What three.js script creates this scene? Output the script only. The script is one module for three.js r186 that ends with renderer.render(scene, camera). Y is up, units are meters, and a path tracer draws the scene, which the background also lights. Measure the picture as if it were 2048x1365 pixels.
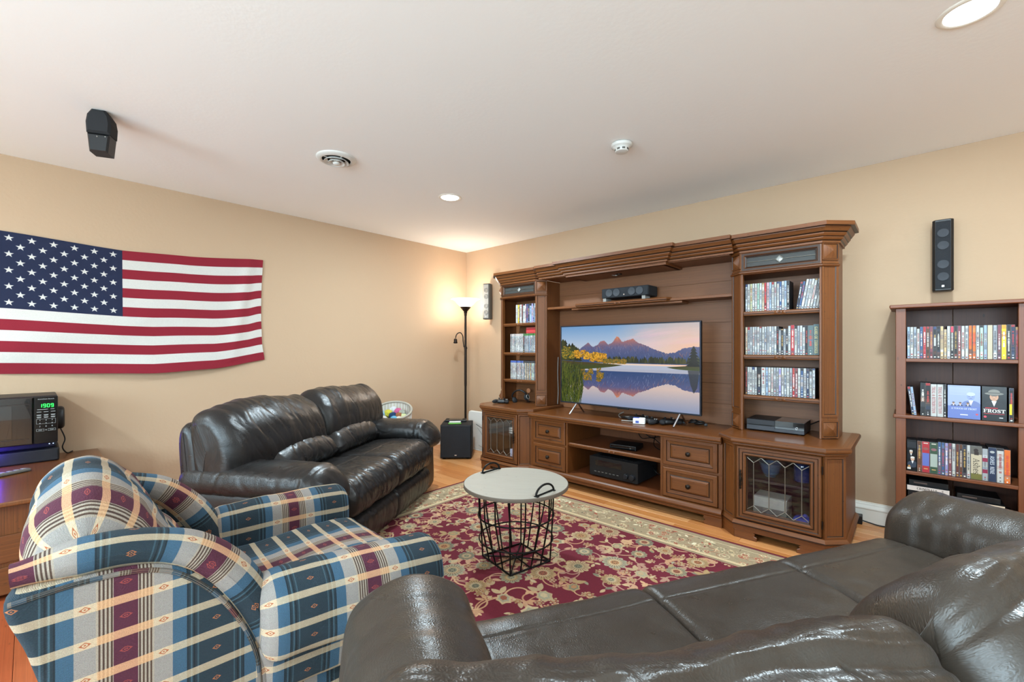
import * as THREE from 'three';
import { RoundedBoxGeometry } from 'three/addons/geometries/RoundedBoxGeometry.js';
import { mergeGeometries } from 'three/addons/utils/BufferGeometryUtils.js';
import { ImprovedNoise } from 'three/addons/math/ImprovedNoise.js';
import { RectAreaLightUniformsLib } from 'three/addons/lights/RectAreaLightUniformsLib.js';

// ------------------------------------------------------------------ camera, sky, exposure
const scene = new THREE.Scene();
const W = 2048, H = 1365, F = 879;
const camera = new THREE.PerspectiveCamera(2 * Math.atan(H / 2 / F) * 180 / Math.PI, W / H, 0.05, 60);
const CAM = new THREE.Vector3(4.327, 1.193, 3.858), LOOK = new THREE.Vector3(-0.67378, 0, -0.73893);
camera.position.copy(CAM);
camera.lookAt(CAM.clone().add(LOOK));
camera.setViewOffset(W, H, 0, -13.5, W, H);
const renderer = new THREE.WebGLRenderer({ antialias: true });
renderer.toneMapping = THREE.LinearToneMapping;
renderer.toneMappingExposure = 1.06;
renderer.shadowMap.enabled = true;
RectAreaLightUniformsLib.init();
scene.background = new THREE.Color(0.75, 0.86, 1.0);
const CAN = 850, WINDOW = 15, TORCH = 0.7;         // strengths: ceiling lights, daylit windows, torchiere
const CAN_COLOR = 0xdef4ff, WARM = 0xfffaf4;

// ------------------------------------------------------------------ helpers
const V = (x, y, z) => new THREE.Vector3(x, y, z);
let seed = 11;
const rnd = () => { seed = (seed + 0x6d2b79f5) | 0; let t = Math.imul(seed ^ (seed >>> 15), 1 | seed); t = (t + Math.imul(t ^ (t >>> 7), 61 | t)) ^ t; return ((t ^ (t >>> 14)) >>> 0) / 4294967296; };
const R = (a, b) => a + (b - a) * rnd();
const pick = (a) => a[Math.floor(rnd() * a.length)];
const perlin = new ImprovedNoise();
const n3 = (x, y, z) => perlin.noise(x, y, z);
const fbm = (x, y, z, o = 4) => { let s = 0, a = 1; for (let i = 0; i < o; i++) { s += a * n3(x, y, z); x *= 2.03; y *= 2.03; z *= 2.03; a *= 0.5; } return s; };
const clamp = THREE.MathUtils.clamp, lerp = THREE.MathUtils.lerp, sstep = THREE.MathUtils.smoothstep;

const used = {};
const numbered = (name) => { const k = used[name] = (used[name] ?? -1) + 1; return k ? name + '_' + String(k).padStart(3, '0') : name; };
const ready = (g, colored) => {
  g = g.index ? g.toNonIndexed() : g.clone();
  for (const k of Object.keys(g.attributes)) if (!['position', 'normal', 'uv', 'color'].includes(k)) g.deleteAttribute(k);
  const n = g.attributes.position.count;
  if (!g.attributes.uv) g.setAttribute('uv', new THREE.BufferAttribute(new Float32Array(n * 2), 2));
  if (colored && !g.attributes.color) g.setAttribute('color', new THREE.BufferAttribute(new Float32Array(n * 3).fill(1), 3));
  if (!colored) g.deleteAttribute('color');
  return g;
};
function obj(name, geoms, mat, parent = scene) {
  geoms = [].concat(geoms);
  const colored = !!mat.vertexColors;
  const g = geoms.length === 1 && !colored ? geoms[0] : mergeGeometries(geoms.map((x) => ready(x, colored)));
  const m = new THREE.Mesh(g, mat);
  m.name = parent === scene ? numbered(name) : name;
  parent.add(m);
  return m;
}
function tag(o, label, category, group, kind) {
  Object.assign(o.userData, { label, category });
  if (group) o.userData.group = group;
  if (kind) o.userData.kind = kind;
  return o;
}
function thing(name, label, category, p = [0, 0, 0], turn = 0, group) {
  const o = new THREE.Group(); o.name = numbered(name); scene.add(o);
  o.position.set(...p); o.rotation.y = turn;
  return tag(o, label, category, group);
}
function struct(name, geoms, mat) { const m = obj(name, geoms, mat); m.userData.kind = 'structure'; return m; }

// box-projected uv in metres, u along the grain axis
function wuv(g, axis = 'x', ou = 0, ov = 0) {
  const p = g.attributes.position, n = g.attributes.normal, uv = new Float32Array(p.count * 2), A = { x: 0, y: 1, z: 2 }[axis];
  for (let i = 0; i < p.count; i++) {
    const P = [p.getX(i), p.getY(i), p.getZ(i)], N = [Math.abs(n.getX(i)), Math.abs(n.getY(i)), Math.abs(n.getZ(i))];
    const d = N[0] >= N[1] && N[0] >= N[2] ? 0 : N[1] >= N[2] ? 1 : 2;
    const al = d === A ? (A + 1) % 3 : A, ot = 3 - d - al;
    uv[2 * i] = P[al] + ou; uv[2 * i + 1] = P[ot] + ov + d * 0.13;
  }
  g.setAttribute('uv', new THREE.BufferAttribute(uv, 2));
  return g;
}
const bx = (x0, x1, y0, y1, z0, z1, r = 0.004, axis = 'x') => {
  const w = x1 - x0, h = y1 - y0, d = z1 - z0;
  const g = ready(new RoundedBoxGeometry(w, h, d, 1, Math.min(r, w / 2.2, h / 2.2, d / 2.2)));
  g.translate((x0 + x1) / 2, (y0 + y1) / 2, (z0 + z1) / 2);
  return wuv(g, axis, rnd() * 3, rnd() * 3);
};
const cyl = (r0, r1, h, x, y, z, n = 20) => { const g = new THREE.CylinderGeometry(r1, r0, h, n); g.translate(x, y, z); return g; };
const tube = (pts, r, n = 40, k = 6, closed = false) => new THREE.TubeGeometry(new THREE.CatmullRomCurve3(pts.map((p) => V(...p)), closed, 'centripetal'), n, r, k, closed);
const rod = (a, b, r, k = 6) => { const A = V(...a), B = V(...b), d = B.clone().sub(A), g = new THREE.CylinderGeometry(r, r, d.length(), k); g.applyQuaternion(new THREE.Quaternion().setFromUnitVectors(V(0, 1, 0), d.normalize())); g.translate((a[0] + b[0]) / 2, (a[1] + b[1]) / 2, (a[2] + b[2]) / 2); return g; };
const lathe = (pts, n = 32) => new THREE.LatheGeometry(pts.map((p) => new THREE.Vector2(...p)), n);
// prism of a plan polygon [[x,z],...] between y0 and y1
function prism(poly, y0, y1, axis = 'x', bevel = 0.003) {
  const s = new THREE.Shape(poly.map(([x, z]) => new THREE.Vector2(x, -z)));
  const g = new THREE.ExtrudeGeometry(s, { depth: y1 - y0 - 2 * bevel, bevelEnabled: bevel > 0, bevelThickness: bevel, bevelSize: bevel, bevelOffset: -bevel, bevelSegments: 1 });
  g.rotateX(-Math.PI / 2); g.translate(0, y0 + bevel, 0);
  return wuv(g, axis, rnd(), rnd());
}
// plate of a front outline [[x,y],...] between z0 and z1
function plate(poly, z0, z1, axis = 'x', bevel = 0.002, holes = []) {
  const s = new THREE.Shape(poly.map((p) => new THREE.Vector2(...p)));
  for (const h of holes) s.holes.push(new THREE.Path(h.map((p) => new THREE.Vector2(...p))));
  const g = new THREE.ExtrudeGeometry(s, { depth: z1 - z0 - 2 * bevel, bevelEnabled: bevel > 0, bevelThickness: bevel, bevelSize: bevel, bevelOffset: -bevel, bevelSegments: 1, curveSegments: 16 });
  g.translate(0, 0, z0 + bevel);
  return wuv(g, axis, rnd(), rnd());
}
// moulding: a profile [[out, height, shade], ...] carried along a path with mitred corners; mode xz: path in plan, height up; mode xy: path upright, height towards +z
function sweep(path, prof, { closed = false, mode = 'xz', side = 1, cap = true } = {}) {
  const n = path.length, dirs = [];
  for (let i = 0; i < n; i++) { const a = path[i], b = path[(i + 1) % n], l = Math.hypot(b[0] - a[0], b[1] - a[1]) || 1; dirs.push([(b[0] - a[0]) / l, (b[1] - a[1]) / l, l]); }
  const nor = (d) => [-d[1] * side, d[0] * side], mit = [];
  for (let i = 0; i < n; i++) {
    const d1 = closed || i > 0 ? dirs[(i + n - 1) % n] : dirs[0], d2 = closed || i < n - 1 ? dirs[i] : dirs[n - 2], a = nor(d1), b = nor(d2), k = 1 + a[0] * b[0] + a[1] * b[1];
    mit.push([(a[0] + b[0]) / k, (a[1] + b[1]) / k]);
  }
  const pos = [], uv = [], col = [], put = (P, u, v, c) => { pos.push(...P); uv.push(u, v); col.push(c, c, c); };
  const at = (i, q) => { const x = path[i][0] + mit[i][0] * q[0], y = path[i][1] + mit[i][1] * q[0]; return mode === 'xz' ? [x, q[1], y] : [x, y, q[1]]; };
  const flip = side < 0;
  const ru = rnd() * 3, rv = rnd() * 3;
  let s = 0;
  for (let i = 0; i < (closed ? n : n - 1); i++) {
    const j = (i + 1) % n; let t = 0;
    for (let k = 0; k < prof.length - 1; k++) {
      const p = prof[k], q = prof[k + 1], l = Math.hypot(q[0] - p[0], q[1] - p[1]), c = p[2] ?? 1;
      const A = at(i, p), B = at(j, p), C = at(j, q), D = at(i, q), u0 = s + ru + i * 0.37, u1 = s + dirs[i][2] + ru + i * 0.37, v0 = t + rv, v1 = t + l + rv;
      const quad = [[A, u0, v0], [B, u1, v0], [C, u1, v1], [D, u0, v1]], o = flip ? [0, 2, 1, 0, 3, 2] : [0, 1, 2, 0, 2, 3];
      for (const m of o) put(...quad[m], c);
      t += l;
    }
    s += dirs[i][2];
  }
  if (!closed && cap) for (const i of [0, n - 1]) {
    const flat = prof.map((q) => new THREE.Vector2(q[0], q[1])), tri = THREE.ShapeUtils.triangulateShape(flat, []);
    for (const f of tri) for (const k of (i === 0) === flip ? f : [...f].reverse()) put(at(i, prof[k]), prof[k][0], prof[k][1], 1);
  }
  const g = new THREE.BufferGeometry();
  g.setAttribute('position', new THREE.Float32BufferAttribute(pos, 3)); g.setAttribute('uv', new THREE.Float32BufferAttribute(uv, 2)); g.setAttribute('color', new THREE.Float32BufferAttribute(col, 3));
  g.computeVertexNormals();
  return g;
}
const rect = (x0, x1, y0, y1) => [[x0, y0], [x1, y0], [x1, y1], [x0, y1]];
const frame = (x0, x1, y0, y1, prof) => sweep(rect(x0, x1, y0, y1), prof, { closed: true, mode: 'xy', side: 1 });   // out = inwards

// stuffed shape: a closed outline ctrl [[a,b],...] carried along an axis for the length L, its ends rounded with radius r
function soft(ctrl, L, r, o = {}) {
  const M = o.m ?? 80, nx = o.nx ?? 40, K = 7, curve = new THREE.CatmullRomCurve3(ctrl.map((p) => V(p[0], p[1], 0)), true, 'centripetal');
  const P = curve.getSpacedPoints(M), N = [], arc = [0];
  let area = 0;
  for (let k = 0; k < M; k++) area += P[k].x * P[k + 1].y - P[k + 1].x * P[k].y;
  const sg = Math.sign(area);
  for (let k = 0; k <= M; k++) {
    const a = P[(k + M - 1) % M], b = P[(k + 1) % M === 0 ? 0 : (k + 1) % M], t = V(b.x - a.x, b.y - a.y, 0).normalize();
    N.push([t.y * sg, -t.x * sg]);
    if (k) arc.push(arc[k - 1] + P[k].distanceTo(P[k - 1]));
  }
  N[M] = N[0];
  const st = [];
  for (let i = 0; i <= K; i++) { const f = i / K * Math.PI / 2; st.push([-L / 2 + r * (1 - Math.cos(f)), r * (1 - Math.sin(f))]); }
  const mid = [];
  for (let i = 1; i < nx; i++) mid.push([lerp(-L / 2 + r, L / 2 - r, i / nx), 0]);
  const all = [...st, ...mid, ...[...st].reverse().map(([x, e]) => [-x, e])], nr = all.length;
  const pos = [], uv = [], idx = [], cx = P.slice(0, M).reduce((s, p) => s + p.x, 0) / M, cy = P.slice(0, M).reduce((s, p) => s + p.y, 0) / M;
  const map = (x, a, b) => (o.axis === 'z' ? [a, b, x] : [x, b, a]);
  const tot = arc[M];
  for (const [x, e] of all) for (let k = 0; k <= M; k++) {
    let a = P[k].x - N[k][0] * e, b = P[k].y - N[k][1] * e;
    if (o.disp) { const d = o.disp(x, arc[k], P[k].x, P[k].y, tot) * (1 - 0.8 * (e / (r || 1))); a += N[k][0] * d; b += N[k][1] * d; }
    let q = [x, a, b];
    if (o.shape) q = o.shape(x, a, b, x / L + 0.5);
    pos.push(...map(...q));
    const u = x + (o.uo ?? 0), v = arc[k] + (o.vo ?? 0);
    uv.push(...(o.uvf ? o.uvf(q[0], q[1], q[2], arc[k]) : o.swap ? [v, u] : [u, v]));
  }
  const w = M + 1;
  for (let i = 0; i < nr - 1; i++) for (let k = 0; k < M; k++) { const A = i * w + k; idx.push(A, A + 1, A + w, A + 1, A + w + 1, A + w); }
  for (const [i, s] of [[0, 1], [nr - 1, 0]]) {
    const c = pos.length / 3, x = all[i][0];
    let q = [x, cx, cy]; if (o.shape) q = o.shape(...q, x / L + 0.5);
    pos.push(...map(...q)); uv.push(...(o.uvf ? o.uvf(q[0], q[1], q[2], tot / 2) : o.swap ? [tot / 2, x] : [x, tot / 2]));
    for (let k = 0; k < M; k++) { const A = i * w + k; idx.push(...(s ? [c, A + 1, A] : [c, A, A + 1])); }
  }
  const g = new THREE.BufferGeometry();
  g.setAttribute('position', new THREE.Float32BufferAttribute(pos, 3)); g.setAttribute('uv', new THREE.Float32BufferAttribute(uv, 2));
  // outward?
  const pp = g.attributes.position, B = V(), a0 = V(), b0 = V(), c0 = V(); let vol = 0;
  for (let i = 0; i < idx.length; i += 3) { a0.fromBufferAttribute(pp, idx[i]); b0.fromBufferAttribute(pp, idx[i + 1]); c0.fromBufferAttribute(pp, idx[i + 2]); vol += a0.dot(B.crossVectors(b0, c0)); }
  if (vol < 0) for (let i = 0; i < idx.length; i += 3) { const t = idx[i + 1]; idx[i + 1] = idx[i + 2]; idx[i + 2] = t; }
  g.setIndex(idx); g.computeVertexNormals();
  const nn = g.attributes.normal;
  for (let i = 0; i < nr; i++) { const A = i * w, Z = A + M; for (const c of ['X', 'Y', 'Z']) { const s = nn['get' + c](A) + nn['get' + c](Z); nn['set' + c](A, s); nn['set' + c](Z, s); } }
  g.normalizeNormals();
  return g;
}
function grid(nu, nv, f, uvf) {
  const g = new THREE.PlaneGeometry(1, 1, nu, nv), p = g.attributes.position, uv = g.attributes.uv;
  for (let i = 0; i < p.count; i++) { const u = uv.getX(i), v = uv.getY(i); p.setXYZ(i, ...f(u, v)); if (uvf) uv.setXY(i, ...uvf(u, v)); }
  g.computeVertexNormals();
  return g;
}

// ------------------------------------------------------------------ textures
const canvas = (w, h) => { const c = document.createElement('canvas'); c.width = w; c.height = h; return [c, c.getContext('2d')]; };
function ctex(c, rx = 1, ry = 1, srgb = true) { const t = new THREE.CanvasTexture(c); t.wrapS = t.wrapT = THREE.RepeatWrapping; t.repeat.set(rx, ry); if (srgb) t.colorSpace = THREE.SRGBColorSpace; t.anisotropy = 8; return t; }
function dtex(n, f, rx, ry) {   // grey DataTexture, tiling
  const d = new Uint8Array(n * n * 4);
  for (let y = 0; y < n; y++) for (let x = 0; x < n; x++) { const v = clamp(f(x / n, y / n), 0, 1) * 255; d.set([v, v, v, 255], (y * n + x) * 4); }
  const t = new THREE.DataTexture(d, n, n); t.wrapS = t.wrapT = THREE.RepeatWrapping; t.magFilter = t.minFilter = THREE.LinearFilter; t.repeat.set(rx, ry); t.needsUpdate = true;
  return t;
}
const tn = (u, v, s, z) => { // tiling noise
  const a = u * s, b = v * s, x = n3(a, b, z), y = n3(a - s, b, z), p = n3(a, b - s, z), q = n3(a - s, b - s, z);
  return lerp(lerp(x, y, u), lerp(p, q, u), v) * 1.3;
};
const rgb = (r, g, b) => `rgb(${r | 0},${g | 0},${b | 0})`;
// leather grain
const leatherBump = dtex(512, (u, v) => { const a = Math.abs(tn(u, v, 60, 1)), b = Math.abs(tn(u, v, 110, 2)), c = tn(u, v, 9, 3); return 0.3 + 0.45 * (a * 0.8 + b * 0.5) + c * 0.06; }, 3, 3);
const leatherRough = dtex(512, (u, v) => 0.8 + 0.25 * tn(u, v, 7, 5) + 0.2 * tn(u, v, 24, 6), 1.3, 1.3);
const clothBump = dtex(256, (u, v) => 0.5 + 0.25 * Math.sin(u * Math.PI * 2 * 48) * Math.sin(v * Math.PI * 2 * 48) + 0.4 * tn(u, v, 40, 3), 6, 6);
const wallBump = dtex(512, (u, v) => 0.5 + 0.4 * tn(u, v, 50, 8) + 0.2 * tn(u, v, 110, 9), 1, 1);
// wood: streaks along u
function woodCanvas(w, h, base, dark, light, { streaks = 700, spots = 60, sd = 1, long = 1 } = {}) {
  const keep = seed; seed = sd * 7919;
  const [c, g] = canvas(w, h);
  g.fillStyle = rgb(...base); g.fillRect(0, 0, w, h);
  for (let i = 0; i < streaks; i++) {
    const d = rnd() < 0.55 ? dark : light, y = rnd() * h, x = rnd() * w, l = R(0.08, 0.6) * w * long, t = R(0.4, 2.4), a = R(0.03, 0.16);
    g.strokeStyle = `rgba(${d[0]},${d[1]},${d[2]},${a})`; g.lineWidth = t;
    for (const ox of [0, -w]) { g.beginPath(); g.moveTo(x + ox, y); const k = R(-3, 3); g.bezierCurveTo(x + ox + l * 0.3, y + k, x + ox + l * 0.6, y - k, x + ox + l, y + k * 0.5); g.stroke(); }
  }
  for (let i = 0; i < spots; i++) { const x = rnd() * w, y = rnd() * h, r = R(0.5, 2.2); g.fillStyle = `rgba(${dark[0] * 0.5 | 0},${dark[1] * 0.5 | 0},${dark[2] * 0.5 | 0},${R(0.1, 0.5)})`; g.beginPath(); g.ellipse(x, y, r * R(1, 4), r, 0, 0, 7); g.fill(); }
  seed = keep;
  return c;
}
const cherryTex = ctex(woodCanvas(1024, 1024, [110, 61, 25], [34, 16, 6], [166, 104, 48], { streaks: 3200, spots: 420, sd: 3 }), 1.1, 1.1);
const panelTex = ctex(woodCanvas(1024, 512, [124, 78, 46], [76, 42, 22], [156, 106, 68], { streaks: 1500, spots: 40, sd: 4 }), 0.9, 1.5);
const shelfTex = ctex(woodCanvas(512, 512, [116, 64, 34], [76, 34, 16], [146, 88, 50], { streaks: 900, spots: 20, sd: 5 }), 1, 1);
const greyWoodTex = ctex(woodCanvas(512, 512, [160, 153, 140], [122, 110, 96], [186, 180, 170], { streaks: 700, spots: 22, sd: 6 }), 2.2, 2.2);
const oakTexes = [[214, 146, 88], [205, 134, 74], [222, 158, 100], [196, 124, 68]].map((b, i) => ctex(woodCanvas(512, 128, b, [150, 84, 38], [236, 186, 128], { streaks: 260, spots: 10, sd: 20 + i, long: 1.2 }), 0.9, 6));
const dimRedTexes = [[164, 78, 42], [150, 66, 34], [172, 88, 50]].map((b, i) => ctex(woodCanvas(512, 128, b, [92, 36, 16], [196, 112, 66], { streaks: 260, spots: 14, sd: 30 + i, long: 1.2 }), 0.9, 6));  // same floor in redder, darker stock: dim light painted into the boards

const std = (color, roughness = 0.6, extra = {}) => new THREE.MeshStandardMaterial({ color, roughness, ...extra });
const phys = (color, roughness, extra = {}) => new THREE.MeshPhysicalMaterial({ color, roughness, ...extra });
const M = {
  wall: std(0xc2a486, 0.85, { bumpMap: wallBump, bumpScale: 0.0006 }),
  ceiling: std(0xfbfaf8, 0.9, { bumpMap: wallBump, bumpScale: 0.0004 }),
  paleWall: std(0xe9e7e2, 0.85, { bumpMap: wallBump, bumpScale: 0.0006 }),
  trim: std(0xf2ede2, 0.45),
  wood: std(0xffffff, 0.42, { map: cherryTex, vertexColors: true }),
  woodTop: phys(0xffffff, 0.3, { map: cherryTex, clearcoat: 0.35, clearcoatRoughness: 0.25 }),
  back: std(0xffffff, 0.5, { map: panelTex }),
  shelfWood: std(0xffffff, 0.4, { map: shelfTex }),
  shelfBack: std(0xb4a698, 0.5, { map: shelfTex }),
  greyWood: std(0xffffff, 0.55, { map: greyWoodTex }),
  greyEdge: std(0x6b5d50, 0.6),
  leather: phys(new THREE.Color(0.014, 0.0125, 0.012), 0.4, { bumpMap: leatherBump, bumpScale: 0.0015, roughnessMap: leatherRough }),
  leatherBrown: phys(new THREE.Color(0.042, 0.032, 0.024), 0.41, { bumpMap: leatherBump, bumpScale: 0.0015, roughnessMap: leatherRough }),
  black: std(0x101012, 0.45), blackGloss: phys(0x08080a, 0.12, { clearcoat: 0.6 }), blackMatte: std(0x17171a, 0.8), dark: std(0x050505, 0.9),
  iron: std(0x141312, 0.42, { metalness: 0.6 }), bronze: std(0x2a2019, 0.42, { metalness: 0.7 }), chrome: std(0xc8c8c8, 0.25, { metalness: 1 }), grey: std(0x5c5852, 0.7), midGrey: std(0x8f8c86, 0.6),
  white: std(0xe8e6e0, 0.5), whitePlastic: std(0xdedcd6, 0.35), cable: std(0x0c0c0c, 0.5), cableGrey: std(0x9c9a94, 0.5),
  inside: std(0x5a5048, 0.6, { map: shelfTex }),  // cabinet interior wood, darkened in colour to stand in for shade
  lead: std(0x9a948a, 0.35, { metalness: 0.9 }),
  glass: phys(0xffffff, 0.03, { transmission: 1, thickness: 0, ior: 1.45 }),
  cloth: std(0x26282c, 0.95, { bumpMap: clothBump, bumpScale: 0.001 }),
};

// ------------------------------------------------------------------ the room
const RX = 7.4, RZ = 7.0, RH = 2.44, T = 0.12;
{
  struct('ceiling', bx(-T, RX + T, RH, RH + 0.1, -T, RZ + T, 0.001), M.ceiling);
  struct('wall_left', bx(-T, 0, -0.1, RH, -T, RZ + T, 0.001), M.wall);
  struct('wall_back', bx(0, RX, -0.1, RH, -T, 0, 0.001), M.wall);
  struct('wall_right', bx(RX, RX + T, -0.1, RH, -T, RZ + T, 0.001), M.paleWall);
  const wins = [[1.8, 3.7], [4.5, 6.9]], g = [bx(0, RX, -0.1, 0.9, RZ, RZ + T, 0.001), bx(0, RX, 2.2, RH, RZ, RZ + T, 0.001)];
  let x = 0;
  for (const [a, b] of [...wins, [RX, RX]]) { g.push(bx(x, a, 0.9, 2.2, RZ, RZ + T, 0.001)); x = b; }
  struct('wall_front', g, M.paleWall);
  wins.forEach(([a, b], i) => {   // windows behind the photographer, hung with glowing white sheers
    const w = thing('window_' + (i + 1), 'white framed window with a sheer white blind', 'window', [0, 0, 0]);
    w.userData = { kind: 'structure' };
    obj('window_frame', [frame(a, b, 0.9, 2.2, [[0, RZ], [0, RZ - 0.02], [0.05, RZ - 0.02], [0.05, RZ + 0.06]]), bx((a + b) / 2 - 0.02, (a + b) / 2 + 0.02, 0.9, 2.2, RZ, RZ + 0.05)], M.trim, w);
    obj('pane', bx(a, b, 0.9, 2.2, RZ + 0.07, RZ + 0.075, 0.001), std(0xffffff, 0.9, { emissive: 0xdfeaff, emissiveIntensity: 1.5 }), w);
    const l = new THREE.RectAreaLight(0xcdeeff, WINDOW, b - a - 0.1, 1.2);
    l.position.set((a + b) / 2, 1.55, RZ - 0.03); l.rotation.y = 0; w.add(l);
  });
  const bp = [[0, 0], [0.015, 0], [0.015, 0.088], [0.018, 0.094], [0.018, 0.1], [0.011, 0.118], [0.009, 0.128], [0.006, 0.131], [0.006, 0.137], [0, 0.139]];
  struct('baseboard_back', sweep([[0.02, 0], [RX, 0]], bp, { side: 1 }), M.trim);
  struct('baseboard_left', sweep([[0, 0.02], [0, RZ]], bp, { side: -1 }), M.trim);
  // floor: strip boards along the television wall
  const fl = struct('floor', bx(-T, RX + T, -0.1, -0.013, -T, RZ + T, 0.001), M.dark);
  const oak = oakTexes.map((t) => phys(0xffffff, 0.36, { map: t, clearcoat: 0.25, clearcoatRoughness: 0.3 })), red = dimRedTexes.map((t) => phys(0xffffff, 0.34, { map: t, clearcoat: 0.25, clearcoatRoughness: 0.3 }));
  const shapes = {};
  const plank = (l, w, v) => shapes[l + '_' + v] ??= (() => { const g = prism([[0, 0], [l, 0], [l, w], [0, w]], -0.013, 0, 'x', 0.0011), uv = g.attributes.uv; for (let i = 0; i < uv.count; i++) uv.setXY(i, uv.getX(i) + v * 0.31, uv.getY(i) + v * 0.043); return g; })();
  const rest = [[], []], PW = 0.083;
  for (let r = 0; r * PW < RZ; r++) {
    let x0 = -R(0, 0.9);
    while (x0 < RX) {
      const l = pick([0.7, 0.95, 1.2, 1.5]), z0 = r * PW, inDimZone = z0 > 3.3 && z0 < 4.6 && x0 < 2.6, zc = z0 + 0.04, a = x0, b = x0 + l;  // corner zone whose boards carry the dimmer tone in their colour
      const seen = (zc > 0.1 && zc < 1.25 && b > 0.1 && a < 4.4) || (b < 1.7 && zc < 1.7) || (zc > 3.4 && zc < 4.4 && a < 2.6 && b > 0.9);
      const g = plank(l, PW - 0.0012, Math.floor(rnd() * 3));
      if (seen) { const m = obj('plank', g, pick(inDimZone ? red : oak), fl); m.position.set(x0, 0, z0); }
      else { const q = g.clone(); q.translate(x0, 0, z0); rest[+inDimZone].push(q); }
      x0 = b + 0.0008;
    }
  }
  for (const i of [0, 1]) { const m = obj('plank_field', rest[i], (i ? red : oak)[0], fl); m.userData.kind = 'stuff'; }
}

{ // unseen pale floor patch added behind the camera to bounce light onto the ceiling
  const t = thing('bounce_carpet', 'pale unseen floor covering added to bounce light onto the ceiling', 'rug', [0, 0, 0]);
  obj('pile', bx(2.4, 7.2, 0.0005, 0.014, 4.75, 6.9, 0.005), std(0xe4e6e4, 0.95, { bumpMap: wallBump, bumpScale: 0.002 }), t);
  obj('bound_edge', sweep([[2.4, 4.75], [7.2, 4.75], [7.2, 6.9], [2.4, 6.9]], [[0, 0.0005], [0.008, 0.001], [0.008, 0.011], [0, 0.0138]], { closed: true, side: -1 }), std(0xcfcfc8, 0.95), t);
}

// ------------------------------------------------------------------ ceiling fittings
const canMesh = std(0xffffff, 0.6, { emissive: 0xf4f8ff, emissiveIntensity: 6 });
function can(x, z, label) {
  const t = thing('recessed_light', label, 'ceiling light', [x, RH, z], 0, 'round recessed ceiling lights');
  obj('trim_ring', lathe([[0.072, -0.001], [0.076, -0.006], [0.09, -0.005], [0.095, 0]], 40), M.trim, t);
  obj('diffuser', lathe([[0, -0.0045], [0.06, -0.0045], [0.0735, -0.003], [0.0735, 0]], 40), canMesh, t);
  const l = new THREE.RectAreaLight(CAN_COLOR, CAN, 0.13, 0.13); l.position.y = -0.012; l.rotation.x = -Math.PI / 2; t.add(l);
}
can(1.494, 1.514, 'small glowing round recessed light between the round vent and the wall corner');
can(4.484, 1.514, 'bright recessed light cut by the top edge of the picture above the bookcase');
can(1.494, 5.4, 'recessed light outside the picture over the near end of the flag wall');
can(4.484, 5.4, 'recessed light outside the picture behind the camera');
{
  const t = thing('ceiling_vent', 'round white ceiling air vent with concentric rings', 'vent', [1.525, RH, 2.5]);
  obj('flange', lathe([[0.088, -0.012], [0.095, -0.02], [0.118, -0.012], [0.124, -0.003], [0.124, 0]], 48), M.whitePlastic, t);
  obj('duct', lathe([[0, -0.002], [0.092, -0.002], [0.09, -0.012]], 40), M.dark, t);
  for (const [r, d] of [[0.072, 0.03], [0.047, 0.036]]) obj('ring', lathe([[r - 0.018, d * -0.45], [r - 0.016, -d * 0.4], [r + 0.004, -d], [r + 0.006, -d + 0.003], [r - 0.01, -d * 0.4]], 40), M.whitePlastic, t);
  obj('core', lathe([[0, -0.044], [0.018, -0.042], [0.024, -0.03], [0.012, -0.012], [0.012, -0.002]], 28), M.whitePlastic, t);
  const bars = [rod([-0.09, -0.011, 0], [0.09, -0.011, 0], 0.004), rod([0, -0.011, -0.09], [0, -0.011, 0.09], 0.004)];
  obj('cross_bar', bars, M.whitePlastic, t);
  const s = thing('smoke_detector', 'round white smoke detector on the ceiling', 'smoke detector', [3.012, RH, 1.42]);
  obj('base', lathe([[0, -0.001], [0.062, -0.001], [0.064, -0.006], [0.062, -0.018], [0.058, -0.02]], 40), M.whitePlastic, s);
  obj('cap', lathe([[0.058, -0.018], [0.055, -0.024], [0.042, -0.028], [0.04, -0.046], [0.036, -0.051], [0, -0.053]], 40), M.whitePlastic, s);
  for (let k = 0; k < 8; k++) { const m = obj('slot', bx(-0.009, 0.009, -0.044, -0.033, 0.0385, 0.0415, 0.001), M.grey, s); m.rotation.y = k * Math.PI / 4; }
  // surround speaker hung under the ceiling
  const c = thing('ceiling_speaker', 'small black surround speaker hanging from the ceiling above the flag', 'speaker', [1.145, RH, 3.6], Math.PI / 4 + 0.35);
  const top = [[-0.028, -0.002], [0.028, -0.002], [0.046, -0.03], [0.052, -0.07], [0.049, -0.125], [-0.049, -0.125], [-0.052, -0.07], [-0.046, -0.03]].reverse();
  obj('cabinet', plate(top, -0.05, 0.05, 'x', 0.01), M.blackMatte, c);
  obj('grille', plate([[-0.047, -0.128], [-0.038, -0.222], [0.038, -0.222], [0.047, -0.128]], -0.045, 0.044, 'x', 0.008), M.black, c);
  for (const [x, y] of [[0.03, -0.14], [-0.004, -0.144]]) obj('knob', new THREE.SphereGeometry(0.0035, 10, 8).translate(x, y, 0.045), M.midGrey, c);
  obj('bracket', bx(-0.03, 0.03, -0.012, 0, -0.03, 0.03), M.black, c);
}

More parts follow.
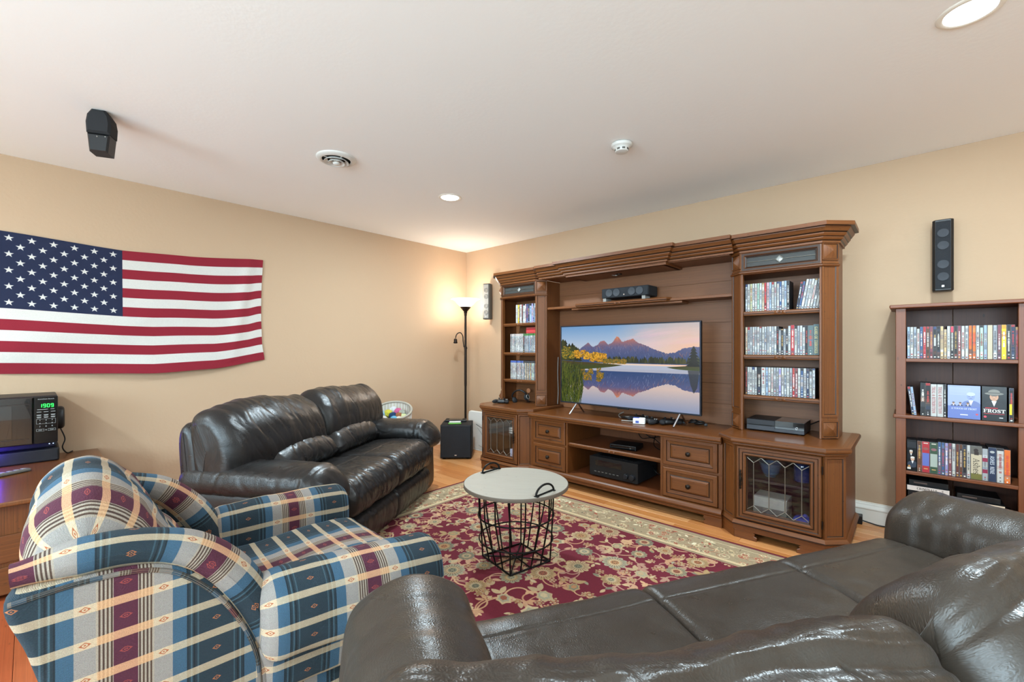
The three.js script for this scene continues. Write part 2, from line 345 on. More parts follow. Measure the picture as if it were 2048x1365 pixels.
// ------------------------------------------------------------------ wall unit
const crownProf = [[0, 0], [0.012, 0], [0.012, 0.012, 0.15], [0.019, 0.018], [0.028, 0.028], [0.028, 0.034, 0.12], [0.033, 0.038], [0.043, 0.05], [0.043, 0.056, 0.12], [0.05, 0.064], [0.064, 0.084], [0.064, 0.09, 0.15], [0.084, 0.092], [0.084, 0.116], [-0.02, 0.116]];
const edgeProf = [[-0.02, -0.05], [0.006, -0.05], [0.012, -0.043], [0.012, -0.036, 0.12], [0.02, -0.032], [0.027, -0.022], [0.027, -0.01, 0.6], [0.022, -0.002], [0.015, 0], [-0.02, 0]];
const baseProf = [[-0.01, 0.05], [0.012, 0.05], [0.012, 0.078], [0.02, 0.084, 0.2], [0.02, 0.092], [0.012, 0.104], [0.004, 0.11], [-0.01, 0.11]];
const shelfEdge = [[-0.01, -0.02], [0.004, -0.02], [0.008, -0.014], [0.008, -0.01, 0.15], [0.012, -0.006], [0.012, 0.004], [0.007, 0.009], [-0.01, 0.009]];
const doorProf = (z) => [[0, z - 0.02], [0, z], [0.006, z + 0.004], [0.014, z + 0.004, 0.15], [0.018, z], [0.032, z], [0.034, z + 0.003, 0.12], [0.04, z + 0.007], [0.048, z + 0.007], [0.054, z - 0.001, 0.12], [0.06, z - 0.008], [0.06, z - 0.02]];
function pyramid(w, h, x, y, z) { const g = new THREE.ConeGeometry(w * Math.SQRT1_2, h, 4, 1); g.rotateY(Math.PI / 4); g.rotateX(Math.PI / 2); g.translate(x, y, z + h / 2); return wuv(ready(g), 'y', rnd(), rnd()); }
// a corner pilaster: board with a framed panel and, if asked, pyramid blocks at both ends
function pilaster(parent, x, z, ang, y0, y1, w, blocks) {
  const b0 = blocks ? y0 + w + 0.03 : y0, b1 = blocks ? y1 - w - 0.01 : y1, zf = 0;
  const p = [[0, 0], [0, zf + 0.004], [0.012, zf + 0.004], [0.014, zf + 0.001, 0.12], [0.019, zf - 0.003], [0.026, zf - 0.003]];
  const m = obj('pilaster', [bx(-w / 2, w / 2, y0, y1, -0.018, -0.002, 0.002, 'y'), frame(-w / 2, w / 2, b0, b1, p)], M.wood, parent);
  m.position.set(x, 0, z); m.rotation.y = ang;
  if (blocks) for (const y of [y0 + w / 2 + 0.006, y1 - w / 2]) {
    obj('rosette', [frame(-w / 2, w / 2, y - w / 2, y + w / 2, [[0, 0], [0, 0.006], [0.006, 0.006, 0.12], [0.009, 0.001], [w / 2, 0.001]]), pyramid(w - 0.02, 0.024, 0, y, 0.002)], M.wood, m);
  }
  return m;
}
function leading(x0, x1, y0, y1, z) {   // leaded lights: four uprights with pointed tops and bottoms
  const g = [], w = x1 - x0, dy = 0.035, c = [0.11, 0.37, 0.63, 0.89].map((k) => x0 + k * w), r = 0.0027;
  for (const x of c) g.push(rod([x, y0 + dy, z], [x, y1 - dy, z], r, 5));
  const xs = [x0, c[0], (c[0] + c[1]) / 2, c[1], (c[1] + c[2]) / 2, c[2], (c[2] + c[3]) / 2, c[3], x1], up = [0.2, 1, 0, 1, 0, 1, 0, 1, 0.2];
  for (let i = 0; i < 8; i++) { g.push(rod([xs[i], y1 - up[i] * dy, z], [xs[i + 1], y1 - up[i + 1] * dy, z], r, 5)); g.push(rod([xs[i], y0 + up[i] * dy, z], [xs[i + 1], y0 + up[i + 1] * dy, z], r, 5)); }
  return g;
}
const CT = 0.63;
function pierBase(cx, label, hingeSide) {
  const t = thing('display_cabinet', label, 'cabinet', [cx, 0, 0.2]), hf = 0.234, c = 0.09, hw = hf + c, D = 0.645;   // local z: 0 back, D front
  const poly = (o) => [[-hw - o, 0], [hw + o, 0], [hw + o, D - c + o * 0.4], [hf + o * 0.4, D + o], [-hf - o * 0.4, D + o], [-hw - o, D - c + o * 0.4]];
  const path = (o) => [[-hw - o, 0], [-hw - o, D - c + o * 0.4], [-hf - o * 0.4, D + o], [hf + o * 0.4, D + o], [hw + o, D - c + o * 0.4], [hw + o, 0]];
  obj('countertop', [prism(poly(-0.004), CT - 0.05, CT - 0.0005), ], M.woodTop, t);
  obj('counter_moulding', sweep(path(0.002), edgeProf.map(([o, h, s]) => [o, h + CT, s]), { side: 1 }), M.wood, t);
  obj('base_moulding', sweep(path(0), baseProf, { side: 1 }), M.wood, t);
  for (const s of [-1, 1]) {
    obj('side_panel', bx(s > 0 ? hw - 0.018 : -hw, s > 0 ? hw : -hw + 0.018, 0.1, CT - 0.05, 0, D - c, 0.002, 'y'), M.wood, t);
    pilaster(t, s * (hf + c / 2), D - c / 2, s * Math.PI / 4, 0.11, CT - 0.052, c * Math.SQRT2 - 0.004, false);
    const f = [[0, 0], [0.13, 0], [0.13, 0.022], [0.115, 0.03], [0.12, 0.04], [0.11, 0.052], [0, 0.052]].map(([x, y]) => [s * (hf - x), y]);
    obj('bracket_foot', [plate(s > 0 ? [...f].reverse() : f, D - 0.02, D + 0.012, 'x', 0.003), prism([[s * (hw + 0.01), D - c - 0.1], [s * (hw + 0.01), D - c + 0.006], [s * hf, D + 0.011], [s * hf, D - 0.02], [s * (hw - 0.015), D - c - 0.1]], 0, 0.052)], M.wood, t);
  }
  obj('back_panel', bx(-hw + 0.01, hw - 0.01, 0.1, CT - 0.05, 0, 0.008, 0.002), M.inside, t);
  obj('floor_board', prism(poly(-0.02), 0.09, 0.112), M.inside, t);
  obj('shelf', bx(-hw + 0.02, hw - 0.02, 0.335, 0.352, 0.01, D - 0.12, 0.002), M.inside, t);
  const x0 = -hf + 0.012, x1 = hf - 0.012, y0 = 0.118, y1 = CT - 0.055;
  const d = obj('door', frame(x0, x1, y0, y1, doorProf(D)), M.wood, t);
  obj('pane', bx(x0 + 0.058, x1 - 0.058, y0 + 0.058, y1 - 0.058, D - 0.014, D - 0.011, 0.0005), M.glass, d);
  obj('leading', leading(x0 + 0.06, x1 - 0.06, y0 + 0.06, y1 - 0.06, D - 0.01), M.lead, d);
  const hx = -hingeSide * (hf - 0.04);
  obj('handle', [lathe([[0, -0.062], [0.004, -0.06], [0.006, -0.05], [0.003, -0.044], [0.008, -0.034], [0.004, -0.022], [0.009, -0.01], [0.009, 0.01], [0.004, 0.022], [0.008, 0.034], [0.003, 0.044], [0.006, 0.05], [0.004, 0.06], [0, 0.062]], 14).translate(hx, 0.37, D + 0.02), rod([hx, 0.34, D], [hx, 0.34, D + 0.02], 0.003), rod([hx, 0.4, D], [hx, 0.4, D + 0.02], 0.003)], M.bronze, d);
  for (const y of [0.19, 0.5]) obj('hinge', cyl(0.004, 0.004, 0.045, hingeSide * (hf - 0.008), y, D + 0.004, 10), M.bronze, d);
  return t;
}
const HT = 1.838, SH = [1.44, 1.145, 0.872];
function pierTop(cx, label, inner) {
  const t = thing('bookcase_hutch', label, 'hutch', [cx, CT, 0.28]), hf = 0.228, c = 0.075, hw = hf + c, D = 0.3, y = (v) => v - CT;
  const path = [[-hw, 0], [-hw, D - c], [-hf, D], [hf, D], [hw, D - c], [hw, 0]];
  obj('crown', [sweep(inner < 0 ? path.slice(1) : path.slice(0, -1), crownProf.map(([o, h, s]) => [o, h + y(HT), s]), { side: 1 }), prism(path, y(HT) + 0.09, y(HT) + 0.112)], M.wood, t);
  obj('top_board', prism(path.map(([a, b]) => [a * 0.99, b - 0.004]), y(1.69), y(1.705)), M.wood, t);
  for (const s of [-1, 1]) {
    obj('side_panel', bx(s > 0 ? hw - 0.018 : -hw, s > 0 ? hw : -hw + 0.018, 0, y(HT), 0, D - c, 0.002, 'y'), M.wood, t);
    pilaster(t, s * (hf + c / 2), D - c / 2, s * Math.PI / 4, 0.002, y(HT), c * Math.SQRT2 - 0.002, true);
    obj('post', bx(s > 0 ? hf - 0.012 : -hf, s > 0 ? hf : -hf + 0.012, 0, y(1.7), D - 0.04, D - 0.004, 0.002, 'y'), M.wood, t);
  }
  obj('back_panel', bx(-hw + 0.01, hw - 0.01, 0, y(HT), 0, 0.008, 0.002), M.back, t);
  const h = obj('header', [frame(-hf, hf, y(1.71), y(HT), [[0, D - 0.03], [0, D + 0.002], [0.006, D + 0.004, 0.2], [0.02, D + 0.004], [0.024, D - 0.004, 0.15], [0.033, D - 0.008], [0.033, D - 0.02]]),
    sweep([[-hw - 0.002, D - c], [-hf, D + 0.004], [hf, D + 0.004], [hw + 0.002, D - c]], [[-0.02, y(1.694)], [0.006, y(1.694)], [0.012, y(1.699)], [0.012, y(1.706), 0.2], [0.004, y(1.711)], [-0.02, y(1.711)]], { side: 1 })], M.wood, t);
  obj('pane', bx(-hf + 0.03, hf - 0.03, y(1.74), y(1.808), D - 0.02, D - 0.017, 0.0005), std(0x3b3d3c, 0.12), h);
  const dz = D - 0.013, my = y(1.774), dd = 0.022;
  obj('leading', [rod([-hf + 0.03, my, dz], [-dd, my, dz], 0.002, 5), rod([dd, my, dz], [hf - 0.03, my, dz], 0.002, 5), ...[[-1, 0, 0, 1], [0, 1, 1, 0], [1, 0, 0, -1], [0, -1, -1, 0]].map(([a, b, e, f]) => rod([a * dd, my + b * dd, dz], [e * dd, my + f * dd, dz], 0.002, 5))], M.lead, h);
  obj('bevelled_diamond', pyramid(0.03, 0.006, 0, 0, 0).rotateZ(Math.PI / 4).translate(0, my, dz - 0.003), std(0xaeb2b0, 0.1, { metalness: 0.3 }), h);
  for (const s of SH) {
    const m = obj('shelf', bx(-hf + 0.004, hf - 0.004, y(s) - 0.014, y(s), 0.01, D - 0.03, 0.002), M.wood, t);
    obj('shelf_moulding', [sweep([[-hf + 0.012, D - 0.03], [hf - 0.012, D - 0.03]], shelfEdge.map(([o, hh, k]) => [o, hh + y(s) - 0.009, k]), { side: 1 }), ...[-0.022, 0.022].map((x) => pyramid(0.022, 0.008, x, y(s) - 0.012, D - 0.02)), pyramid(0.012, 0.008, 0, y(s) - 0.012, D - 0.019)], M.wood, m);
  }
  return t;
}
const RB = 3.724, LB = 1.418, RT = 3.685, LT = 1.42;
pierBase(RB, 'wooden base cabinet with leaded glass door under the game console', 1);
pierBase(LB, 'wooden base cabinet with leaded glass door next to the subwoofer', -1);
pierTop(RT, 'tall wooden hutch holding three full rows of films and the game console', -1);
pierTop(LT, 'narrow wooden hutch of game cases next to the floor lamp', 1);
{ // media console between the two cabinets
  const x0 = 1.745, x1 = 3.397, D = 0.77, t = thing('media_console', 'long low wooden media console with four drawers under the television', 'console', [0, 0, 0]), ty = 0.605;
  obj('tabletop', bx(x0, x1, ty - 0.045, ty - 0.0005, 0.22, D + 0.02, 0.003), M.woodTop, t);
  obj('top_moulding', sweep([[x0, D + 0.02], [x1, D + 0.02]], edgeProf.map(([o, h, s]) => [o, h + ty, s]), { side: 1 }), M.wood, t);
  const dv = [1.755, 2.14, 2.978, 3.387];
  dv.forEach((x, i) => obj('divider', bx(x - (i === 3 ? 0.018 : 0.009), x + (i === 0 ? 0.018 : 0.009), 0.1, ty - 0.045, 0.24, D - 0.004, 0.002, 'y'), M.wood, t));
  obj('back_panel', bx(x0 + 0.01, x1 - 0.01, 0.1, ty - 0.045, 0.22, 0.23, 0.002, 'y'), std(0xe8cfae, 0.6, { map: panelTex }), t);
  obj('floor_board', bx(x0, x1, 0.098, 0.12, 0.24, D, 0.003), M.shelfWood, t);
  obj('base_moulding', sweep([[x0, D], [x1, D]], [[-0.01, 0.06], [0.014, 0.06], [0.022, 0.072], [0.022, 0.08, 0.15], [0.03, 0.086], [0.034, 0.098], [0.03, 0.112], [0.02, 0.121], [-0.01, 0.121]], { side: 1 }), M.wood, t);
  const ms = obj('shelf', bx(2.15, 2.97, 0.355, 0.375, 0.24, D - 0.03, 0.003), M.shelfWood, t);
  obj('shelf_moulding', [sweep([[2.15, D - 0.03], [2.97, D - 0.03]], shelfEdge.map(([o, h, s]) => [o * 1.3, h * 1.1 + 0.372, s]), { side: 1 }), ...[-0.02, 0.02].map((x) => pyramid(0.02, 0.006, 2.56 + x, 0.366, D - 0.015))], M.wood, ms);
  obj('rail', [bx(dv[0], dv[1], 0.336, 0.352, 0.5, D - 0.002, 0.002), bx(dv[2], dv[3], 0.336, 0.352, 0.5, D - 0.002, 0.002)], M.wood, t);
  for (const [a, b] of [[dv[0] + 0.022, dv[1] - 0.013], [dv[2] + 0.013, dv[3] - 0.022]]) for (const [c, d] of [[0.126, 0.335], [0.354, 0.556]]) {
    const m = obj('drawer', [bx(a, b, c, d, D - 0.3, D - 0.006, 0.003), frame(a, b, c, d, [[0, D - 0.012], [0, D + 0.004], [0.006, D + 0.007], [0.026, D + 0.007, 0.2], [0.03, D], [0.05, D - 0.003, 0.12], [0.056, D + 0.001], [0.072, D + 0.009], [0.078, D + 0.009]]), bx(a + 0.07, b - 0.07, c + 0.065, d - 0.065, D - 0.01, D + 0.0092, 0.002)], M.wood, t);
    obj('knob', lathe([[0, 0.03], [0.008, 0.029], [0.012, 0.025], [0.0165, 0.022], [0.0165, 0.017], [0.01, 0.013], [0.006, 0.008], [0.006, 0.002], [0.011, 0]], 18).rotateX(Math.PI / 2).translate((a + b) / 2, (c + d) / 2, D + 0.009), M.bronze, m);
  }
  for (const [x, s] of [[x1, -1], [x0, 1]]) { const f = [[0, 0], [0.11, 0], [0.125, 0.018], [0.11, 0.03], [0.122, 0.044], [0.118, 0.062], [0, 0.062]].map(([a, b]) => [x + s * a, b]); obj('bracket_foot', plate(s > 0 ? f : [...f].reverse(), D - 0.02, D + 0.012, 'x', 0.003), M.wood, t); }
  for (const x of [x0 + 0.03, x1 - 0.03]) obj('rear_foot', bx(x - 0.025, x + 0.025, 0, 0.1, 0.25, 0.31), M.wood, t);
  obj('plinth', bx(x0 + 0.02, x1 - 0.02, 0.03, 0.1, D - 0.1, D - 0.08, 0.002), M.wood, t);
}
{ // bridge over the television: back panel, display shelf, crown
  const x0 = LT + 0.303, x1 = RT - 0.303, t = thing('bridge_unit', 'wooden bridge with back panel, crown and speaker shelf joining the two hutches', 'bridge unit', [0, 0, 0]);
  const bp = obj('back_panel', bx(x0, x1, 0.605, 1.86, 0.28, 0.29, 0.001), M.back, t);
  for (let k = 0; k < 8; k++) obj('panel_board', bx(x0 + 0.001, x1 - 0.001, 0.61 + k * 0.156, 0.61 + (k + 1) * 0.156 - 0.002, 0.29, 0.296, 0.001), M.back, bp);
  obj('top_board', bx(x0, x1, 1.84, 1.862, 0.29, 0.57, 0.002), M.wood, t);
  const a = 2.02, b = 2.95;
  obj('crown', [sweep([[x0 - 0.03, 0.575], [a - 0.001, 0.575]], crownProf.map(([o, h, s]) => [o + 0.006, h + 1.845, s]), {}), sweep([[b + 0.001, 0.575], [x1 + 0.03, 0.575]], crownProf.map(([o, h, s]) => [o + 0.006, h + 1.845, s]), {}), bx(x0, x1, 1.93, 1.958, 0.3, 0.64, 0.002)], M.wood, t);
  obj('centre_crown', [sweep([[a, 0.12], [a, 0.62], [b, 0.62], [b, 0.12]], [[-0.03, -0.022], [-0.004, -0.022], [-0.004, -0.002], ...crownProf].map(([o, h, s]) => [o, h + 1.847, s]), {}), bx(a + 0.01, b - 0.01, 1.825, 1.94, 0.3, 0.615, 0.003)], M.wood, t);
  const pl = obj('puck_light', cyl(0.025, 0.025, 0.008, 2.47, 1.821, 0.46, 20), M.bronze, t);
  obj('socket', [cyl(0.012, 0.012, 0.006, 2.44, 1.815, 0.46, 14), rod([2.4, 1.822, 0.46], [2.44, 1.815, 0.46], 0.002)], M.midGrey, pl);
  obj('shelf', bx(x0, x1, 1.558, 1.58, 0.29, 0.5, 0.003), M.wood, t);
  const sc = [2.06, 2.93];
  obj('shelf_moulding', [sweep([[sc[0], 0.48], [sc[0] + 0.02, 0.525], [sc[1] - 0.02, 0.525], [sc[1], 0.48]], [[-0.03, 1.556], [0, 1.556], [0.006, 1.562], [0.006, 1.567, 0.15], [0.014, 1.572], [0.014, 1.58], [0.006, 1.588], [-0.03, 1.59]], {}), ...[-0.02, 0.02].map((x) => pyramid(0.02, 0.006, 2.49 + x, 1.573, 0.536))], M.wood, t);
  obj('under_rail', bx(2.0, 3.02, 1.54, 1.556, 0.36, 0.49, 0.002), M.wood, t);
}

// ------------------------------------------------------------------ rug
{
  const x0 = 1.39, x1 = 4.7, z0 = 0.985, z1 = 3.42, w = 2048, h = Math.round(w * (z1 - z0) / (x1 - x0)), px = w / (x1 - x0);
  const [c, g] = canvas(w, h); seed = 4242;
  const beige = ['#b09671', '#bda680', '#a8895e', '#bb9f78'], sage = ['#8b8468', '#9a9278', '#7a7660'], rust = ['#9e6340', '#a8764e', '#8f503a'];
  const red = '#681426', tan = '#a08b6c';
  g.fillStyle = red; g.fillRect(0, 0, w, h);
  const band = (a, col) => { g.fillStyle = col; g.fillRect(a * px, a * px, w - 2 * a * px, h - 2 * a * px); };
  const leaf = (x, y, a, l, col) => { g.save(); g.translate(x, y); g.rotate(a); g.fillStyle = col; g.beginPath(); g.moveTo(0, 0); g.bezierCurveTo(l * 0.3, -l * 0.45, l * 0.8, -l * 0.3, l, 0); g.bezierCurveTo(l * 0.7, l * 0.2, l * 0.3, l * 0.3, 0, 0); g.fill(); g.restore(); };
  const flower = (x, y, r, cols, n = 9) => {
    const a0 = rnd() * 7;
    for (let k = 0; k < n; k++) { const a = a0 + k / n * Math.PI * 2; g.fillStyle = cols[0]; g.beginPath(); g.ellipse(x + Math.cos(a) * r * 0.72, y + Math.sin(a) * r * 0.72, r * 0.34, r * 0.25, a, 0, 7); g.fill(); }
    g.fillStyle = cols[1]; g.beginPath(); g.arc(x, y, r * 0.62, 0, 7); g.fill();
    g.strokeStyle = 'rgba(70,40,30,.55)'; g.lineWidth = r * 0.06; for (let k = 0; k < n * 2; k++) { const a = a0 + k / n * Math.PI; g.beginPath(); g.moveTo(x + Math.cos(a) * r * 0.5, y + Math.sin(a) * r * 0.5); g.lineTo(x + Math.cos(a) * r * 0.85, y + Math.sin(a) * r * 0.85); g.stroke(); }
    g.fillStyle = cols[2]; g.beginPath(); g.arc(x, y, r * 0.36, 0, 7); g.fill();
    for (let k = 0; k < 6; k++) { const a = a0 + k; g.fillStyle = 'rgba(60,50,40,.8)'; g.beginPath(); g.arc(x + Math.cos(a) * r * 0.2, y + Math.sin(a) * r * 0.2, r * 0.06, 0, 7); g.fill(); }
  };
  const palmette = (x, y, r, a, cols) => { g.save(); g.translate(x, y); g.rotate(a); for (const s of [1, 0.72, 0.45]) { g.fillStyle = cols[s === 1 ? 0 : s > 0.5 ? 1 : 2]; g.beginPath(); for (let k = 0; k <= 14; k++) { const t = k / 14 * Math.PI * 2, q = r * s * (0.75 + 0.25 * Math.cos(t)) * (k % 2 ? 1 : 0.78); g[k ? 'lineTo' : 'moveTo'](Math.cos(t) * q, Math.sin(t) * q * 0.8); } g.fill(); } leaf(-r * 0.5, 0, Math.PI - 0.6, r, cols[0]); leaf(-r * 0.5, 0, Math.PI + 0.6, r, cols[0]); g.restore(); };
  const vine = (x, y, a, l, col) => {
    g.strokeStyle = col; g.lineWidth = R(4, 6.5); g.lineCap = 'round'; g.beginPath(); g.moveTo(x, y); const bend = (rnd() < 0.5 ? 1 : -1) * R(0.3, 0.7); let q = a;
    for (let k = 0; k < 14; k++) { q += bend * (0.12 + k * 0.03); x += Math.cos(q) * l / 14; y += Math.sin(q) * l / 14; g.lineTo(x, y); }
    g.stroke();
    for (let k = 0; k < 3; k++) leaf(x + R(-6, 6), y + R(-6, 6), q + (k - 1) * 0.9, R(20, 34), col);
  };
  // field
  const pts = [], step = 0.19 * px;
  for (let y = step * 0.3, r = 0; y < h; y += step * 0.86, r++) for (let x = (r % 2) * step / 2; x < w; x += step) pts.push([x + R(-0.16, 0.16) * step, y + R(-0.16, 0.16) * step, rnd()]);
  for (const [x, y] of pts) for (let k = 0; k < 3; k++) vine(x, y, rnd() * 7, R(70, 125), pick(['#b98a66', '#c49a72', '#bb9070', '#a8806a']));
  for (const [x, y] of pts) for (let k = 0; k < 4; k++) { const a = rnd() * 7, d = R(0.32, 0.55) * step, q = rnd(); const X = x + Math.cos(a) * d, Y = y + Math.sin(a) * d; if (q < 0.5) flower(X, Y, R(11, 17), [pick(beige), pick(rust), pick(beige)], 6); else { leaf(X, Y, rnd() * 7, R(22, 38), pick(beige)); leaf(X, Y, rnd() * 7, R(18, 30), pick([...beige, ...sage])); } }
  for (const [x, y, q] of pts) { const r = R(27, 42); if (q < 0.55) flower(x, y, r, [pick([...beige, ...sage]), pick(beige), pick([...sage, ...rust])], 11); else palmette(x, y, r * 1.1, rnd() * 7, [pick(beige), pick(sage), pick([...rust, ...beige])]); }
  // border: four strips round the field
  const B = 0.315, o = 0.022, field = g.getImageData(B * px, B * px, w - 2 * B * px, h - 2 * B * px);
  g.fillStyle = red; g.fillRect(0, 0, w, h); band(o, tan);
  for (let i = 0; i < 2600; i++) {
    const along = rnd(), side = Math.floor(rnd() * 4), d = (0.07 + rnd() * 0.19) * px, x = side < 2 ? along * w : side === 2 ? d : w - d, y = side >= 2 ? along * h : side === 0 ? d : h - d, q = rnd();
    if (q < 0.25) flower(x, y, R(9, 17), [pick(['#d9c49c', '#cfb58a', '#c08a68']), pick(['#a04a3c', '#d9c8a0', '#7d7a60']), pick(beige)], 7);
    else if (q < 0.6) leaf(x, y, rnd() * 7, R(14, 28), pick(['#d8c6a0', '#c8b088', '#a0543f', '#8d8468', '#e0d2b0']));
    else if (q < 0.8) leaf(x, y, rnd() * 7, R(6, 14), pick(['#3f2a24', '#7a2c2a', '#4c4436', '#96483a']));
    else { g.strokeStyle = pick(['rgba(80,60,44,.7)', 'rgba(150,80,60,.7)', 'rgba(225,205,170,.8)']); g.lineWidth = 2.4; g.beginPath(); g.arc(x, y, R(8, 22), rnd() * 7, rnd() * 7); g.stroke(); }
  }
  for (const [a, col, lw] of [[0.024, '#8e7a5c', 3], [0.058, '#8a7456', 3], [0.066, '#d0bd96', 4], [0.262, '#8a7456', 3], [0.27, '#cdb58c', 14], [0.29, '#7d6a4e', 3]]) { g.strokeStyle = col; g.lineWidth = lw; g.strokeRect(a * px, a * px, w - 2 * a * px, h - 2 * a * px); }
  g.fillStyle = red; g.fillRect((B - 0.012) * px, (B - 0.012) * px, w - 2 * (B - 0.012) * px, h - 2 * (B - 0.012) * px);
  g.putImageData(field, B * px, B * px);
  // wool speckle
  const id = g.getImageData(0, 0, w, h); for (let i = 0; i < id.data.length; i += 4) { const k = 0.9 + 0.2 * rnd(); for (let j = 0; j < 3; j++) id.data[i + j] = clamp(id.data[i + j] * k, 0, 255); } g.putImageData(id, 0, 0);
  const t = ctex(c); t.wrapS = t.wrapT = THREE.ClampToEdgeWrapping;
  const mat = std(0xffffff, 0.95, { map: t });
  const rug = thing('area_rug', 'large burgundy floral rug with a beige patterned border in front of the media console', 'rug', [x0, 0, z0]);
  const pile = bx(0, x1 - x0, 0.0005, 0.012, 0, z1 - z0, 0.004), P = pile.attributes.position, U = pile.attributes.uv;
  for (let i = 0; i < P.count; i++) U.setXY(i, P.getX(i) / (x1 - x0), 1 - P.getZ(i) / (z1 - z0));
  obj('pile', pile, mat, rug);
  obj('bound_edge', sweep([[0, 0], [x1 - x0, 0], [x1 - x0, z1 - z0], [0, z1 - z0]], [[0, 0.0005], [0.006, 0.001], [0.007, 0.008], [0, 0.0115]], { closed: true, side: -1 }), std(0x6a1428, 0.95), rug);
}

// ------------------------------------------------------------------ leather seating
const crease = (x, s, k, fx, fs, amp) => {
  const wx = x + 0.05 * n3(x * 3, s * 3, k), ws = s + 0.05 * n3(x * 3, s * 3, k + 9);
  const a = Math.abs(n3(wx * fx, ws * fs, k)), b = Math.abs(n3(wx * fx * 2.3, ws * fs * 1.7, k + 3));
  return amp * (0.9 * fbm(wx * fx * 0.6, ws * fs * 0.6, k + 5, 3) - 0.8 * Math.max(0, 0.16 - a) * 6 - 0.35 * Math.max(0, 0.14 - b) * 6);
};
const folds = (x, s, k, fx, fs, amp) => amp * (1.3 * n3(x * fx + 0.9 * n3(x * 4, s * 5, k), s * fs + 0.6 * n3(x * 3, s * 3, k + 2), k) + 0.5 * n3(x * fx * 2.2, s * fs * 2, k + 7)) ;
const groove = (s, at, wd, d) => -d * Math.exp(-(((s - at) / wd) ** 2)) + d * 0.25 * Math.exp(-(((Math.abs(s - at) - wd * 2.2) / wd) ** 2));
function loveseat() {
  const t = thing('loveseat', 'black leather two-seat recliner loveseat between the flag wall and the rug', 'loveseat', [1.275, 0, 1.5], -Math.atan2(0.85, 0.53)), m = M.leather, L = 1.71;
  obj('base', bx(0.06, L - 0.06, 0.03, 0.3, 0.04, 0.68, 0.03), m, t);
  obj('back_shell', soft([[0.56, 0.04], [0.7, 0.04], [0.775, 0.5], [0.78, 0.76], [0.74, 0.8], [0.68, 0.76], [0.62, 0.3]], L - 0.03, 0.05, { nx: 30, m: 60 }).translate(L / 2, 0, 0), m, t);
  const sw = 0.595, a0 = 0.26;
  for (let k = 0; k < 2; k++) {
    const cx = a0 + sw * (k + 0.5);
    obj('seat_cushion', soft([[0.0, 0.235], [0.5, 0.28], [0.6, 0.34], [0.58, 0.43], [0.38, 0.45], [0.14, 0.468], [-0.02, 0.455], [-0.085, 0.38], [-0.075, 0.285]], sw + 0.006, 0.055, {
      nx: 70, m: 220, disp: (x, s, a, b) => { const fr = sstep(-a, -0.2, 0.06); return crease(x, s, k * 7 + 1, 22, 5, 0.0035 + 0.005 * fr) + (a > 0.02 ? groove(a, 0.2, 0.006, 0.004) * (b > 0.4 ? 1 : 0) : 0); },
    }).translate(cx, 0, 0), m, t);
    obj('footrest', soft([[-0.02, 0.035], [0.1, 0.035], [0.1, 0.235], [-0.02, 0.238], [-0.062, 0.2], [-0.058, 0.09]], sw + 0.004, 0.03, { nx: 50, m: 110, disp: (x, s) => crease(x, s, k * 5 + 60, 20, 4, 0.004) }).translate(cx, 0, 0), m, t);
    const bw = (L - 0.05) / 2, bc = 0.03 + bw * (k + 0.5);
    obj('backrest', soft([[0.5, 0.47], [0.66, 0.44], [0.74, 0.6], [0.745, 0.8], [0.7, 0.875], [0.62, 0.89], [0.53, 0.845], [0.455, 0.72], [0.44, 0.57]], bw, 0.08, {
      nx: 90, m: 240, disp: (x, s, a, b, tot) => { const top = sstep(b, 0.74, 0.88), low = 1 - sstep(b, 0.5, 0.62), side = sstep(Math.abs(x), bw * 0.3, bw * 0.5); return folds(x + 0.25 * b * (k ? -1 : 1), s, k * 11 + 20, 12, 4.5, 0.0025 + 0.0055 * Math.max(top, low) + 0.003 * side) + crease(x + 0.25 * b * (k ? -1 : 1), s, k * 11 + 25, 13, 5, 0.0025 + 0.003 * low) + 0.018 * Math.cos(x / bw * Math.PI) * (1 - top); },
      shape: (x, a, b) => [x, a, b - 0.015 * (Math.abs(x) / (bw / 2)) ** 3 * sstep(b, 0.6, 0.88) + 0.012 * Math.sin(x * 9 + k) * sstep(b, 0.7, 0.9)],
    }).translate(bc, 0, 0), m, t);
    obj('lumbar_pillow', soft([[0.43, 0.425], [0.6, 0.42], [0.6, 0.59], [0.5, 0.64], [0.41, 0.615], [0.36, 0.52]], sw + 0.03, 0.07, { nx: 70, m: 130, disp: (x, s) => crease(x, s, k * 13 + 40, 10, 6, 0.006), shape: (x, a, b) => [x, a, b - 0.05 * (Math.abs(x) / 0.31) ** 2.2 * sstep(b, 0.44, 0.58)] }).translate(cx, 0, 0), m, t);
  }
  for (const x of [0.14, L - 0.14]) {
    const arm = obj('arm', soft([[-0.105, 0.035], [0.105, 0.035], [0.115, 0.3], [0.1, 0.46], [-0.1, 0.46], [-0.115, 0.3]], 0.76, 0.05, { axis: 'z', nx: 30, m: 70 }).translate(x, 0, 0.37), m, t);
    obj('arm_pad', soft([[-0.1, 0.43], [0.1, 0.43], [0.145, 0.475], [0.135, 0.545], [0.07, 0.585], [-0.07, 0.585], [-0.135, 0.545], [-0.145, 0.475]], 0.86, 0.075, {
      axis: 'z', nx: 80, m: 150, disp: (z, s, a, b) => { const fr = sstep(-z, 0.2, 0.42); return crease(z, s, x * 3 + 80, 9 + 16 * fr, 5, 0.003 + 0.006 * fr); },
      shape: (z, a, b) => [z, a, b - 0.07 * sstep(-z, 0.26, 0.43) ** 2 * 1.0 + 0.0],
    }).translate(x, 0, 0.355), m, arm);
  }
}
loveseat();
